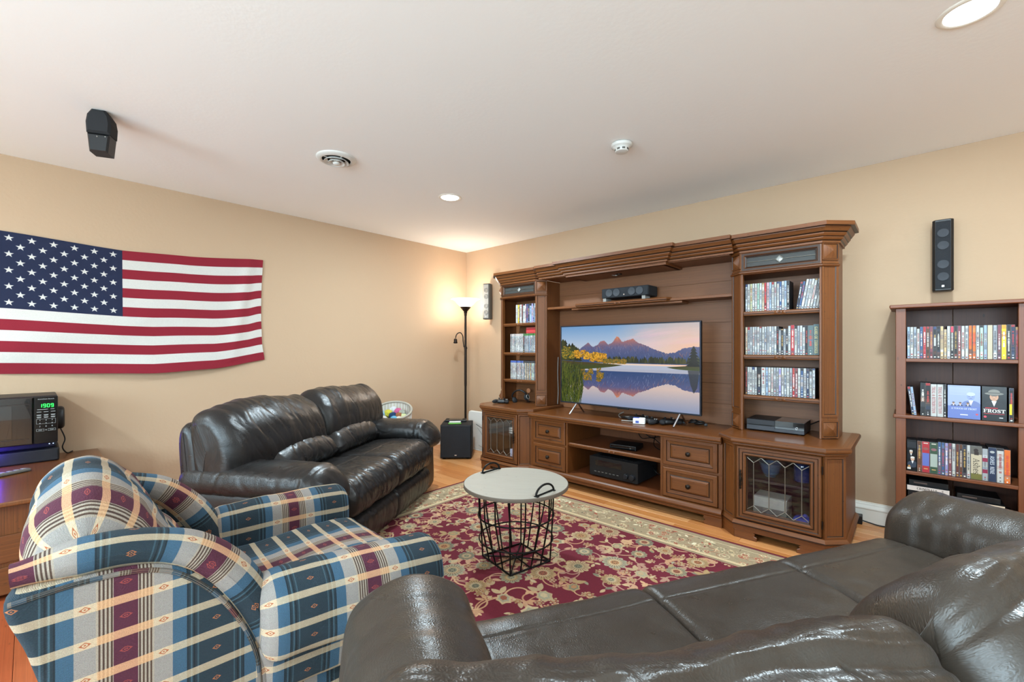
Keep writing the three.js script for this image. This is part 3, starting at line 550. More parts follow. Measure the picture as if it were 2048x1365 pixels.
function sofa() {
  const t = thing('sofa', 'dark brown leather three-seat sofa seen from behind at the bottom of the picture', 'sofa', [3.44, 0, 3.07], Math.atan2(0.877, 0.481)), m = M.leatherBrown, sw = 0.56;
  obj('base', bx(-0.26, 1.94, 0.03, 0.3, 0.03, 0.8, 0.03), m, t);
  for (let k = 0; k < 3; k++) {
    const cx = sw * (k + 0.5);
    obj('seat_cushion', soft([[0.0, 0.235], [0.5, 0.28], [0.6, 0.34], [0.58, 0.43], [0.38, 0.445], [0.14, 0.458], [0.0, 0.45], [-0.06, 0.39], [-0.055, 0.285]], sw + 0.004, 0.035, {
      nx: 90, m: 300, disp: (x, s, a, b) => { const e = sstep(Math.abs(x), 0.2, 0.28); return folds(x, s, k * 7 + 101, 7, 7, 0.003 + 0.003 * e * (k === 1 ? 1.6 : 0.6)) + (b > 0.4 && a < 0.4 ? groove(a, 0.085, 0.0045, 0.0035) : 0); },
    }).translate(cx, 0, 0), m, t);
    obj('footrest', soft([[-0.01, 0.035], [0.1, 0.035], [0.1, 0.235], [-0.01, 0.238], [-0.04, 0.2], [-0.038, 0.09]], sw + 0.002, 0.025, { nx: 20, m: 50 }).translate(cx, 0, 0), m, t);
  }
  for (const [u0, u1, k] of [[-0.285, 0.545, 0], [0.555, 1.115, 1], [1.125, 1.96, 2]]) {
    const bw = u1 - u0, cut = 0.19;
    obj('backrest', soft([[0.57, 0.38], [0.7, 0.3], [0.8, 0.08], [0.86, 0.08], [0.885, 0.35], [0.878, 0.56], [0.842, 0.7], [0.8, 0.772], [0.76, 0.8], [0.725, 0.812], [0.68, 0.79], [0.625, 0.735], [0.575, 0.66], [0.53, 0.54]].map(([z, y]) => [z, y + (k === 1 && y > 0.5 ? 0.034 : 0)]), bw, 0.085, {
      nx: 190, m: 420, disp: (x, s, a, b, tot) => {
        const rear = sstep(a, 0.6, 0.72), top = sstep(b, 0.62, 0.78);
        const wob = 0.01 * Math.sin(x * 11 + 1), f = (b - 0.795 - (k === 1 ? 0.034 : 0) - wob), yv = (x - cut - (0.8 - b) * 0.25);
        let d = folds(x + 0.5 * b + 0.3 * a, s, k * 11 + 130, 11, 3, 0.002 + 0.0042 * top) + crease(x, s, k + 50, 16, 12, 0.0008);
        if (a > 0.735 && b > 0.5) d += -0.011 * Math.exp(-((f / 0.007) ** 2)) + 0.004 * Math.exp(-(((f - 0.017) / 0.008) ** 2)) - 0.0035 * Math.exp(-(((f - 0.016) / 0.0022) ** 2));
        if (a > 0.72 && f < 0) d += -0.007 * Math.exp(-((yv / 0.006) ** 2));
        return d + 0.01 * Math.cos(x / bw * Math.PI) * (1 - rear);
      },
      shape: (x, a, b) => [x, a, b - (k === 0 && x < 0 ? -0.085 : 0.03) * (Math.abs(x) / (bw / 2)) ** (k === 0 && x < 0 ? 1.1 : 4) * sstep(b, 0.5, 0.78)],
    }).translate((u0 + u1) / 2, 0, 0), m, t);
  }
  for (const [x, sgn] of [[-0.15, -1], [1.845, 1]]) {
    obj('arm', soft([[-0.12, 0.035], [0.12, 0.035], [0.145, 0.3], [0.155, 0.47], [0.125, 0.575], [0.0, 0.63], [-0.125, 0.575], [-0.155, 0.47], [-0.145, 0.3]], 0.86, 0.075, {
      axis: 'z', nx: 150, m: 240, disp: (z, s, a, b) => folds(s, z, x * 3 + 180, 2.4, 15, 0.0045), shape: (z, a, b) => [z, a * (1 + 0.04 * sstep(-z, 0.2, 0.4)), b - 0.03 * sstep(-z, 0.3, 0.43) ** 2],
    }).translate(x, 0, 0.39), m, t);
  }
}
sofa();

// ------------------------------------------------------------------ plaid armchair
const plaidTex = (() => {
  const w = 1024, h = 228, [c, g] = canvas(w, h), m = w / 0.36; seed = 99;
  const half = [[0, 0.022, '#4c1d2f'], [0.022, 0.052, '#9c8f80'], [0.052, 0.088, '#8d8680'], [0.088, 0.118, '#37556a'], [0.118, 0.18, '#1f2e37']];
  const lines = [[0.025, '#46332a'], [0.032, '#4b372b'], [0.039, '#46332a'], [0.046, '#4b372b'], [0.118, '#16222a'], [0.126, '#3a5460'], [0.132, '#131c22'], [0.14, '#334a54']];
  for (const s of [1, -1]) for (const [a, b, col] of half) for (const o of [0, 0.36]) { g.fillStyle = col; const p = (o + (s > 0 ? a : -b)) * m; g.fillRect(p, 0, (b - a) * m + 1, h); }
  for (const s of [1, -1]) for (const [a, col] of lines) { g.fillStyle = col; g.fillRect(((s > 0 ? a : 0.36 - a) - 0.0017) * m, 0, 0.0034 * m, h); }
  // cream weft band
  const b0 = h * 0.1, b1 = h * 0.345;
  g.globalAlpha = 0.72; g.fillStyle = '#d3b590'; g.fillRect(0, b0, w, b1 - b0); g.globalAlpha = 0.35; g.fillStyle = '#cf8450'; for (const x of [0, 0.36]) g.fillRect((x - 0.05) * m, b0, 0.1 * m, b1 - b0); g.globalAlpha = 1;
  const dia = (x, y, rx, ry, col, lw) => { { g.strokeStyle = col; g.lineWidth = lw; g.beginPath(); g.moveTo(x - rx, y); g.lineTo(x, y - ry); g.lineTo(x + rx, y); g.lineTo(x, y + ry); g.closePath(); g.stroke(); g.fillStyle = col; for (const [dx, dy] of [[-rx, 0], [rx, 0], [0, 0]]) { g.beginPath(); g.ellipse(x + dx * 0.75, y + dy, rx * 0.22, ry * 0.3, 0, 0, 7); g.fill(); } } };
  const yc = (b0 + b1) / 2, yd = h * 0.72;
  for (const x of [0.07, 0.29]) dia(x * m, yc, 0.009 * m, h * 0.07, '#a05a38', 5);
  for (const x of [0.18, 0.002, 0.358]) dia(x * m, yd, 0.0085 * m, h * 0.065, x === 0.18 ? '#a0603c' : '#8d3c38', 5);
  const id = g.getImageData(0, 0, w, h); for (let i = 0; i < id.data.length; i += 4) { const k = 0.8 + 0.4 * rnd(); for (let j = 0; j < 3; j++) id.data[i + j] = clamp(id.data[i + j] * k + R(-6, 6), 0, 255); } g.putImageData(id, 0, 0);
  return ctex(c, 1 / 0.36, 1 / 0.08);
})();
M.plaid = std(0xffffff, 0.92, { map: plaidTex, bumpMap: clothBump, bumpScale: 0.0014 });
{
  const t = thing('armchair', 'plaid wing armchair in blue, cream and burgundy wool facing the television', 'armchair', [2.625, 0, 2.88], -0.07), m = M.plaid;
  const puv = (g, ou = 0, ov = 0) => { const p = g.attributes.position, n = g.attributes.normal, uv = g.attributes.uv; for (let i = 0; i < p.count; i++) { const N = [n.getX(i), n.getY(i), n.getZ(i)].map(Math.abs), X = p.getX(i), Y = p.getY(i), Z = p.getZ(i); if (N[0] > 0.6) uv.setXY(i, Z + ou, Y + ov); else if (N[2] > N[1]) uv.setXY(i, X + ou, Y + ov); else uv.setXY(i, Z + ou, X + ov); } return g; };
  obj('base', puv(bx(-0.36, 0.36, 0.03, 0.3, 0.03, 0.86, 0.03), -0.8, 0.02), m, t);
  const bump = (k, a) => (x, s) => a * fbm(x * 5, s * 5, k, 3);
  obj('seat_cushion', soft([[0.0, 0.235], [0.5, 0.27], [0.58, 0.3], [0.58, 0.375], [0.34, 0.405], [0.08, 0.415], [-0.03, 0.385], [-0.06, 0.31]], 0.57, 0.05, { nx: 60, m: 120, disp: bump(3, 0.008), uvf: (x, a, b, s) => [x + 0.0, s] }), m, t);
  obj('backrest', soft([[0.52, 0.36], [0.72, 0.3], [0.92, 0.4], [0.97, 0.58], [0.985, 0.72], [0.945, 0.83], [0.86, 0.868], [0.765, 0.79], [0.69, 0.645], [0.6, 0.5]], 0.6, 0.1, {
    nx: 70, m: 150, disp: bump(7, 0.012), uvf: (x, a, b, s) => [x + 0.15, s],
    shape: (x, a, b) => [x, a, b - 0.1 * (Math.abs(x) / 0.3) ** 2.4 * sstep(b, 0.5, 0.9)],
  }), m, t);
  obj('back_panel', soft([[0.8, 0.06], [0.87, 0.06], [0.955, 0.35], [1.02, 0.62], [1.015, 0.7], [0.96, 0.69], [0.88, 0.4]].map(([z, y]) => [z - 0.06, y]), 0.58, 0.03, { nx: 20, m: 60, uvf: (x, a, b, s) => [x, s] }), m, t);
  for (const s of [-1, 1]) {
    const wx = s * 0.35, dz = 0;
    const wing = obj('wing', soft([[0.49, 0.24], [0.525, 0.385], [0.573, 0.49], [0.632, 0.585], [0.733, 0.655], [0.865, 0.672], [0.988, 0.665], [0.958, 0.53], [0.9, 0.3], [0.855, 0.1], [0.56, 0.1]], 0.075, 0.02, { nx: 10, m: 120, uvf: (x, a, b) => [a - 0.8, b + 0.02] }).translate(wx, 0, dz), m, t);
    const line = [[0.48, 0.25], [0.492, 0.37], [0.53, 0.475], [0.594, 0.582], [0.68, 0.665], [0.785, 0.702], [0.88, 0.708], [0.985, 0.7]].map(([z, y]) => V(wx - s * 0.012, y, z + dz));
    const cv = new THREE.CatmullRomCurve3(line), len = cv.getLength(), n = 70, k = 20, fr = cv.computeFrenetFrames(n), pos = [], uv = [], idx = [];
    for (let i = 0; i <= n; i++) {
      const u = i / n, p = cv.getPointAt(u), T0 = cv.getTangentAt(u), X = V(1, 0, 0), Y = V().crossVectors(T0, X).normalize(), r = 0.044 + 0.012 * Math.sin(Math.min(1, u * 1.5) * Math.PI) - 0.03 * sstep(0.06 - u, 0, 0.06) - 0.018 * sstep(u, 0.85, 1);
      for (let j = 0; j <= k; j++) { const f = j / k * Math.PI * 2, rr = r * (1 + 0.05 * n3(u * 6, f, s)); pos.push(p.x + Math.cos(f) * rr * 1.05, p.y + Math.sin(f) * Y.y * rr, p.z + Math.sin(f) * Y.z * rr); uv.push(u * len - 0.415, f * 0.052 + 0.02); }
    }
    for (let i = 0; i < n; i++) for (let j = 0; j < k; j++) { const A = i * (k + 1) + j; idx.push(A, A + k + 1, A + 1, A + 1, A + k + 1, A + k + 2); }
    const g = new THREE.BufferGeometry(); g.setAttribute('position', new THREE.Float32BufferAttribute(pos, 3)); g.setAttribute('uv', new THREE.Float32BufferAttribute(uv, 2)); g.setIndex(idx); g.computeVertexNormals();
    obj('wing_roll', g, m, t);
    obj('welt', tube(line.map((p) => [wx + s * 0.036, p.y - 0.043 + (p.z > 0.7 ? 0 : 0.012), p.z + (p.z > 0.7 ? 0.0 : 0.035)]), 0.006, 60, 8), m, wing);
    obj('arm', soft([[-0.07, 0.2], [0.03, 0.2], [0.055, 0.3], [0.098, 0.325], [0.108, 0.42], [0.085, 0.505], [0.01, 0.548], [-0.07, 0.515], [-0.088, 0.38]].map(([x, y]) => [x * s, y]), 0.57, 0.05, {
      axis: 'z', nx: 60, m: 110, disp: bump(s + 20, 0.007), shape: (z, x, y, f) => [z, x * (0.85 + 0.15 * (1 - f)) + s * 0.035 * (1 - f), y - 0.03 * (1 - f) ** 2], uvf: (z, x, y, arc) => [z + 0.02, (s > 0 ? -arc : arc) + 0.01],
    }).translate(s * 0.355, 0, 0.235), m, t);
  }
  obj('footrest', puv(bx(-0.26, 0.26, 0.05, 0.235, -0.03, 0.03, 0.02)), m, t);
}

// ------------------------------------------------------------------ flag on the left wall
{
  const [c, g] = canvas(1240, 720);
  for (let i = 0; i < 13; i++) { g.fillStyle = i % 2 ? '#cfcac2' : '#861527'; g.fillRect(0, i * 720 / 13, 1240, 720 / 13 + 1); }
  const cw = 480, ch = 720 * 7 / 13; g.fillStyle = '#171f3c'; g.fillRect(0, 0, cw, ch);
  g.fillStyle = '#cfcac2';
  for (let r = 0; r < 9; r++) for (let k = 0; k < (r % 2 ? 5 : 6); k++) { const x = cw * (r % 2 ? (k + 1) / 6 : (k + 0.5) / 6), y = ch * (r + 0.75) / 9.5; g.beginPath(); for (let q = 0; q < 10; q++) { const a = -Math.PI / 2 + q * Math.PI / 5, s = q % 2 ? 7.2 : 18.5; g.lineTo(x + Math.cos(a) * s, y + Math.sin(a) * s); } g.fill(); }
  seed = 5; const id = g.getImageData(0, 0, 1240, 720); for (let i = 0; i < id.data.length; i += 4) { const k = 0.95 + 0.1 * rnd(); for (let j = 0; j < 3; j++) id.data[i + j] = clamp(id.data[i + j] * k, 0, 255); } g.putImageData(id, 0, 0);
  const t = ctex(c); t.wrapS = t.wrapT = THREE.ClampToEdgeWrapping;
  const z0 = 4.0, z1 = 2.447, pl = (u, P) => { for (let i = 1; i < P.length; i++) if (u <= P[i][0]) return lerp(P[i - 1][1], P[i][1], sstep(u, P[i - 1][0], P[i][0]) * 0.4 + 0.6 * (u - P[i - 1][0]) / (P[i][0] - P[i - 1][0])); return P[P.length - 1][1]; };
  const topY = [[0, 1.945], [0.385, 1.912], [0.65, 1.93], [1, 1.981]], botY = [[0, 1.025], [0.3, 1.01], [0.5, 0.998], [0.75, 1.02], [1, 1.085]];
  const tilt = (u, v) => { const e = sstep(u, 0.8, 1); return 0.014 * Math.sin(Math.PI * v) * e; };
  const m = obj('flag', grid(140, 80, (u, v) => {
    const w = 1 - v, y0 = lerp(topY[0][1], topY[0][1], 0), y = lerp(pl(u, botY), pl(u, topY), v) - 0.018 * Math.sin(Math.PI * w) * sstep(u, 0.55, 0.9) * (1 - sstep(u, 0.92, 1));
    const sag = w * Math.sin(Math.PI * u) ** 0.8;
    const x = 0.014 + 0.04 * sag + 0.018 * Math.sin((u * 1.1 + w * 1.5) * 6.5) * w * (1 - u) + 0.02 * Math.exp(-(((u - 0.93 + 0.09 * w) / 0.035) ** 2)) * Math.min(1, (1 - Math.abs(w - 0.35) * 1.3) * 1.2) * (w < 0.95 ? 1 : 0.3) + 0.004 * n3(u * 9, w * 6, 3);
    return [Math.max(0.006, x), y, lerp(z0, z1, u) + 0.016 * Math.sin(Math.PI * w) * sstep(u, 0.75, 1) - 0.012 * sstep(w, 0.85, 1) * u];
  }), std(0xffffff, 0.9, { map: t, side: THREE.DoubleSide, bumpMap: clothBump, bumpScale: 0.0003 }), scene);
  tag(m, 'United States flag hung flat on the tan wall above the loveseat', 'flag');
}

// ------------------------------------------------------------------ microwave corner
{
  const t = thing('storage_chest', 'low brown wooden chest carrying the microwave at the left picture edge', 'chest', [0.02, 0, 3.55]);
  obj('body', bx(0, 1.13, 0.02, 0.44, 0, 0.95, 0.006), M.wood, t);
  obj('lid', bx(-0.0, 1.2, 0.452, 0.475, -0.02, 0.97, 0.006), M.woodTop, t);
  for (const y of [0.15, 0.3]) obj('front_panel', bx(1.128, 1.142, y - 0.125, y + 0.005, 0.03, 0.92, 0.004, 'z'), M.wood, t);
  const b = thing('stereo_box', 'black electronic box lying beneath the microwave on the chest', 'electronics', [0.03, 0.475, 3.73]);
  obj('case', bx(0, 0.27, 0.0, 0.085, 0, 0.5, 0.012), M.black, b);
  obj('top_tray', bx(0.0, 0.24, 0.085, 0.125, 0.01, 0.49, 0.015), M.blackMatte, b);
  for (const z of [0.028, 0.045]) obj('indicator', cyl(0.003, 0.003, 0.003, 0, 0, 0, 10).rotateZ(Math.PI / 2).translate(0.2405, 0.108, z), std(0x111111, 0.4, { emissive: 0xbfd8ff, emissiveIntensity: 2 }), b);
  const led = obj('led_strip', bx(0.27, 0.274, 0.05, 0.054, 0.27, 0.42, 0.001), std(0x111122, 0.4, { emissive: 0x3a2cff, emissiveIntensity: 2 }), b);
  const pl = new THREE.PointLight(0x5028ff, 0.3); pl.shadow.radius = 2; pl.position.set(0.33, 0.09, 0.3); b.add(pl);
  // microwave
  const mw = thing('microwave', 'black microwave oven with green clock digits on the chest', 'microwave', [0.03, 0.6, 3.74]), D = 0.32, Wd = 0.48, Ht = 0.295;
  obj('body', bx(0, D, 0, Ht, 0, Wd, 0.008), M.black, mw);
  for (const z of [0.04, Wd - 0.04]) obj('foot', bx(0.03, 0.06, -0.012, 0, z - 0.015, z + 0.015), M.dark, mw);
  const door = obj('door', bx(D, D + 0.022, 0.004, Ht - 0.004, 0.105, Wd, 0.006), M.blackGloss, mw);
  obj('window', bx(D + 0.0215, D + 0.0235, 0.05, Ht - 0.05, 0.19, Wd - 0.04, 0.001), phys(0x0a0a0b, 0.06, { clearcoat: 1 }), door);
  obj('frame_line', [bx(D + 0.021, D + 0.024, Ht - 0.045, Ht - 0.042, 0.12, Wd - 0.02, 0.0005), bx(D + 0.021, D + 0.024, 0.04, 0.043, 0.12, Wd - 0.02, 0.0005)], std(0x2c201c, 0.3), door);
  const [c, g] = canvas(256, 720); g.fillStyle = '#060607'; g.fillRect(0, 0, 256, 720);
  g.fillStyle = '#9a9a96'; g.font = 'bold 24px sans-serif'; g.textAlign = 'center'; g.fillText('Hamilton Beach', 128, 40);
  for (const [y, n] of [[190, 2], [228, 3], [274, 3], [308, 3]]) for (let k = 0; k < n; k++) { const x = n === 2 ? [90, 200][k] : 50 + k * 78, w = n === 2 ? [120, 44][k] : 52; g.fillStyle = '#a9a9a5'; g.fillRect(x - w / 2, y, w, 7); if (y > 250) g.fillRect(x - w * 0.4, y + 11, w * 0.8, 6); }
  g.font = 'bold 26px sans-serif'; '1234567890'.split('').slice(0, 9).forEach((d, i) => g.fillText(d, 60 + (i % 3) * 68, 372 + Math.floor(i / 3) * 48));
  g.strokeStyle = '#a9a9a5'; g.lineWidth = 3; g.strokeRect(22, 344, 212, 74); g.strokeRect(22, 500, 84, 32); g.strokeRect(150, 500, 84, 32); g.fillText('0', 128, 526); g.font = 'bold 17px sans-serif'; g.fillText('STOP', 64, 522); g.fillText('START', 192, 522);
  const panel = grid(1, 1, (u, v) => [D + 0.0185, 0.006 + v * (Ht - 0.012), 0.1 - u * 0.098], (u, v) => [u, v]);
  const pm = obj('control_panel', bx(D, D + 0.018, 0.004, Ht - 0.004, 0.0, 0.102, 0.005), M.black, mw);
  obj('keypad_print', panel, phys(0xffffff, 0.2, { map: ctex(c), side: THREE.DoubleSide }), pm);
  // seven-segment clock 19:09
  const segs = { 1: 'bc', 9: 'abcdfg', 0: 'abcdef' }, S = { a: [0, 1, 1, 1], b: [1, 1, 1, 0.5], c: [1, 0.5, 1, 0], d: [0, 0, 1, 0], e: [0, 0.5, 0, 0], f: [0, 1, 0, 0.5], g: [0, 0.5, 1, 0.5] }, green = std(0x041004, 0.5, { emissive: 0x2cff5a, emissiveIntensity: 3.2 }), digs = [];
  [...'1909'].forEach((d, i) => { for (const s of segs[d]) { const [a, b, e, f] = S[s], zz = (x) => 0.079 - i * 0.0165 - x * 0.0095, yy = (y) => 0.226 + y * 0.02; digs.push(rod([D + 0.0192, yy(b), zz(a)], [D + 0.0192, yy(f), zz(e)], 0.0014, 4)); } });
  obj('clock_digits', digs, green, pm);
  obj('vent_bulge', soft([[-0.05, 0.07], [0.0, 0.06], [0.05, 0.07], [0.06, 0.15], [0.03, 0.2], [-0.03, 0.2], [-0.06, 0.15]], 0.05, 0.02, { axis: 'z', nx: 4, m: 40 }).translate(0.12, 0, -0.012), M.black, mw);
  const cord = obj('cable', tube([[0.12, 0.66, 3.722], [0.12, 0.58, 3.7], [0.13, 0.53, 3.712], [0.1, 0.483, 3.69], [0.04, 0.48, 3.66]], 0.004, 50), M.cable);
  tag(cord, 'thin black cable hanging down behind the microwave', 'cable');
  const r = thing('remote_control', 'grey remote control lying on the wooden chest', 'remote control', [0.56, 0.476, 3.93], 0.5);
  obj('body', bx(-0.02, 0.02, 0, 0.018, -0.08, 0.08, 0.008), M.grey, r);
  for (let i = 0; i < 4; i++) obj('button', bx(-0.012, 0.012, 0.0175, 0.0205, -0.06 + i * 0.03, -0.045 + i * 0.03, 0.002), M.midGrey, r);
}

// ------------------------------------------------------------------ corner: lamp, subwoofer, basket
{
  const t = thing('floor_lamp', 'bronze torchiere floor lamp with glowing white bowl in the corner', 'floor lamp', [0.319, 0, 0.299]);
  obj('base', lathe([[0, 0], [0.125, 0], [0.13, 0.008], [0.12, 0.02], [0.05, 0.03], [0.018, 0.05], [0.016, 0.08], [0, 0.08]], 40), M.bronze, t);
  obj('pole', [cyl(0.0135, 0.0135, 0.66, 0, 0.41, 0, 18), cyl(0.015, 0.015, 0.02, 0, 0.74, 0, 18), cyl(0.0155, 0.0155, 0.43, 0, 0.965, 0, 18), cyl(0.018, 0.018, 0.03, 0, 1.19, 0, 18), cyl(0.0135, 0.0135, 0.41, 0, 1.4, 0, 18)], M.bronze, t);
  obj('bowl_holder', lathe([[0.0135, 1.58], [0.018, 1.59], [0.015, 1.605], [0.022, 1.615], [0.02, 1.63], [0.05, 1.665], [0.064, 1.682], [0.064, 1.688], [0, 1.688]], 32), M.bronze, t);
  const glass = phys(0xfff6e6, 0.9, { transmission: 0.45, thickness: 0, emissive: 0xffe9c4, emissiveIntensity: 1.2, side: THREE.DoubleSide });
  obj('glass_bowl', lathe([[0.01, 1.69], [0.05, 1.69], [0.075, 1.7], [0.1, 1.725], [0.125, 1.755], [0.16, 1.775], [0.178, 1.778], [0.179, 1.782], [0.16, 1.78], [0.123, 1.76], [0.097, 1.73], [0.072, 1.705], [0.04, 1.695]], 48), glass, t);
  obj('bulb', new THREE.SphereGeometry(0.028, 16, 12).translate(0, 1.735, 0), std(0xffffff, 0.5, { emissive: 0xffe6bd, emissiveIntensity: 12 }), t);
  const p = new THREE.PointLight(WARM, TORCH); p.position.set(0, 1.745, 0); p.shadow.radius = 1.5; t.add(p);
  const arm = obj('reading_arm', tube([[-0.014, 1.2, 0.012], [-0.022, 1.27, 0.018], [-0.026, 1.34, 0.024], [-0.045, 1.375, 0.042], [-0.068, 1.37, 0.06], [-0.082, 1.345, 0.076], [-0.088, 1.31, 0.082]], 0.0065, 40, 10), M.bronze, t);
  obj('lamp_socket', lathe([[0, 0.022], [0.012, 0.02], [0.02, 0.008], [0.021, -0.02], [0.026, -0.026], [0.026, -0.032], [0.018, -0.04], [0, -0.03]], 20).translate(-0.089, 1.285, 0.083), M.bronze, arm);
  obj('switch', cyl(0.004, 0.004, 0.025, 0, 0, 0, 10).rotateZ(Math.PI / 2).translate(0.025, 1.19, 0.005), M.bronze, t);
  // subwoofer turned to the room
  const a = Math.atan2(0.251, 0.213), s = thing('subwoofer', 'large black subwoofer cube standing on the floor below the lamp', 'subwoofer', [0.613, 0, 0.683], Math.PI / 2 - Math.atan2(0.213, 0.251) - 0.1);
  obj('cabinet', bx(-0.165, 0.165, 0.012, 0.365, -0.16, 0.15, 0.006), M.blackMatte, s);
  obj('grille', bx(-0.16, 0.16, 0.018, 0.36, 0.148, 0.166, 0.008), M.cloth, s);
  obj('badge', bx(-0.012, 0.012, 0.04, 0.052, 0.1655, 0.168, 0.001), M.chrome, s);
  for (const [x, z] of [[-0.13, -0.12], [0.13, -0.12], [-0.13, 0.11], [0.13, 0.11]]) obj('foot', cyl(0.018, 0.02, 0.014, x, 0.007, z, 14), M.dark, s);
  const tb = thing('tablet_console', 'flat black games tablet lying on the subwoofer', 'tablet', [0.52, 0.366, 0.62], 0.75);
  obj('body', bx(-0.12, 0.12, 0, 0.022, -0.07, 0.07, 0.012), M.black, tb); obj('screen', bx(-0.075, 0.075, 0.0215, 0.0235, -0.048, 0.048, 0.002), M.blackGloss, tb);
  const gr = thing('cartridge_holder', 'small white and green plastic holder beside the games tablet', 'game holder', [0.665, 0.366, 0.76], 0.8);
  obj('tray', bx(-0.07, 0.07, 0, 0.018, -0.025, 0.025, 0.008), std(0x6fae4a, 0.5), gr); obj('cover', bx(-0.06, 0.065, 0.018, 0.03, -0.022, 0.02, 0.006), M.white, gr);
  const wb = thing('white_board', 'white rounded plastic panel standing behind the subwoofer', 'panel', [0.62, 0, 0.33]);
  obj('panel', plate([[-0.2, 0.01], [-0.2, 0.4], [-0.19, 0.435], [-0.16, 0.45], [0.2, 0.45], [0.24, 0.44], [0.24, 0.01]].reverse(), -0.02, 0.02, 'x', 0.008), M.whitePlastic, wb);
  obj('foot', bx(-0.18, 0.22, 0, 0.012, -0.03, 0.03, 0.004), M.whitePlastic, wb);
  for (const [i, pts] of [[[0.735, 0.3, 0.49], [0.78, 0.2, 0.45], [0.76, 0.06, 0.42], [0.86, 0.006, 0.5], [0.95, 0.005, 0.42], [1.04, 0.005, 0.3]], [[0.72, 0.34, 0.5], [0.8, 0.26, 0.44], [0.8, 0.1, 0.42], [0.88, 0.01, 0.38], [1.0, 0.02, 0.34], [1.05, 0.09, 0.25]], [[0.72, 0.1, 0.46], [0.84, 0.02, 0.4], [0.9, 0.006, 0.55], [0.98, 0.006, 0.6], [1.06, 0.006, 0.5]]].entries()) tag(obj('cable', tube(pts, 0.003, 50), i === 1 ? M.cable : M.cableGrey), ['pale cable curling down from the top of the subwoofer', 'black cable sagging between the subwoofer and the corner cabinet', 'grey cable lying in a loop on the floor by the subwoofer'][i], 'cable');
  const ps = thing('power_strip', 'small black power strip with a white plug on the floor behind the subwoofer', 'power strip', [0.93, 0, 0.3], 0.4);
  obj('bar', bx(-0.07, 0.07, 0, 0.04, -0.025, 0.025, 0.008), M.black, ps); obj('plug', bx(-0.03, 0.0, 0.038, 0.07, -0.014, 0.014, 0.006), M.white, ps);
  // basket of wool
  const bk = thing('basket', 'pale oval basket with a low front rim between the loveseat and wall', 'basket', [0.27, 0, 1.27], 0.83), A = 0.19, B = 0.15;
  const rim = (f) => 0.53 - 0.075 * Math.sin(f), ring = (f, k) => [Math.cos(f) * A * k, 0, Math.sin(f) * B * k];
  const bm = std(0xcfc8b8, 0.8, { bumpMap: clothBump, bumpScale: 0.003, side: THREE.DoubleSide });
  obj('wall', grid(72, 20, (u, v) => { const f = u * Math.PI * 2, k = 0.82 + 0.18 * v, q = ring(f, k * (1 + 0.012 * Math.cos(u * 72 * Math.PI) * 1)); return [q[0], 0.01 + v * (rim(f) - 0.01), q[2]]; }, (u, v) => [u, v * 0.5]), bm, bk);
  obj('bottom', lathe([[0, 0.006], [0.155, 0.006], [0.155, 0.012], [0, 0.012]], 40).scale(1, 1, B / A), bm, bk);
  obj('rim', tube(Array.from({ length: 40 }, (_, i) => { const f = i / 40 * Math.PI * 2, q = ring(f, 1); return [q[0], rim(f), q[2]]; }), 0.011, 100, 8, true), bm, bk);
  for (let k = 0; k < 36; k++) { const f = k / 36 * Math.PI * 2, q = ring(f, 0.83), e = ring(f, 1.01); obj('stake', rod([q[0], 0.01, q[2]], [e[0], rim(f), e[2]], 0.004, 6), M.white, bk); }
  const cols = [[0xe8e4da, 'cream'], [0x9fc6dc, 'pale blue'], [0xd8d04a, 'yellow'], [0xe9eef2, 'bright white'], [0xd86a9a, 'pink'], [0x24466e, 'navy blue'], [0xb9bcae, 'grey green'], [0xb07048, 'tan'], [0x6fb6d6, 'sky blue'], [0xdfe4b0, 'pale lime'], [0xefe9dc, 'ivory']], P = [[-0.09, 0.39, 0.06], [-0.125, 0.43, -0.01], [-0.055, 0.44, -0.02], [-0.01, 0.47, -0.06], [0.04, 0.45, -0.04], [0.0, 0.42, 0.03], [0.085, 0.44, -0.02], [0.06, 0.42, 0.03], [0.02, 0.39, 0.08], [0.11, 0.41, 0.03], [0.07, 0.385, 0.075]];
  const turn = bk.rotation.y;
  P.forEach(([x, y0, z], i) => { const y = y0 + 0.055; const ball = thing('yarn_ball', cols[i][1] + ' ball of wool in the pale basket', 'yarn', [0.27 + Math.cos(turn) * x + Math.sin(turn) * z, y, 1.27 - Math.sin(turn) * x + Math.cos(turn) * z], R(0, 6), 'balls of wool in the basket'), r = R(0.034, 0.045), mat = std(cols[i][0], 0.95, { bumpMap: clothBump, bumpScale: 0.002 }); obj('core', new THREE.SphereGeometry(r, 20, 14), mat, ball); for (let k = 0; k < 5; k++) { const g = new THREE.TorusGeometry(r * 0.99, 0.004, 6, 30); g.rotateX(R(0, 3)); g.rotateY(R(0, 3)); obj('strand', g, mat, ball); } });
}

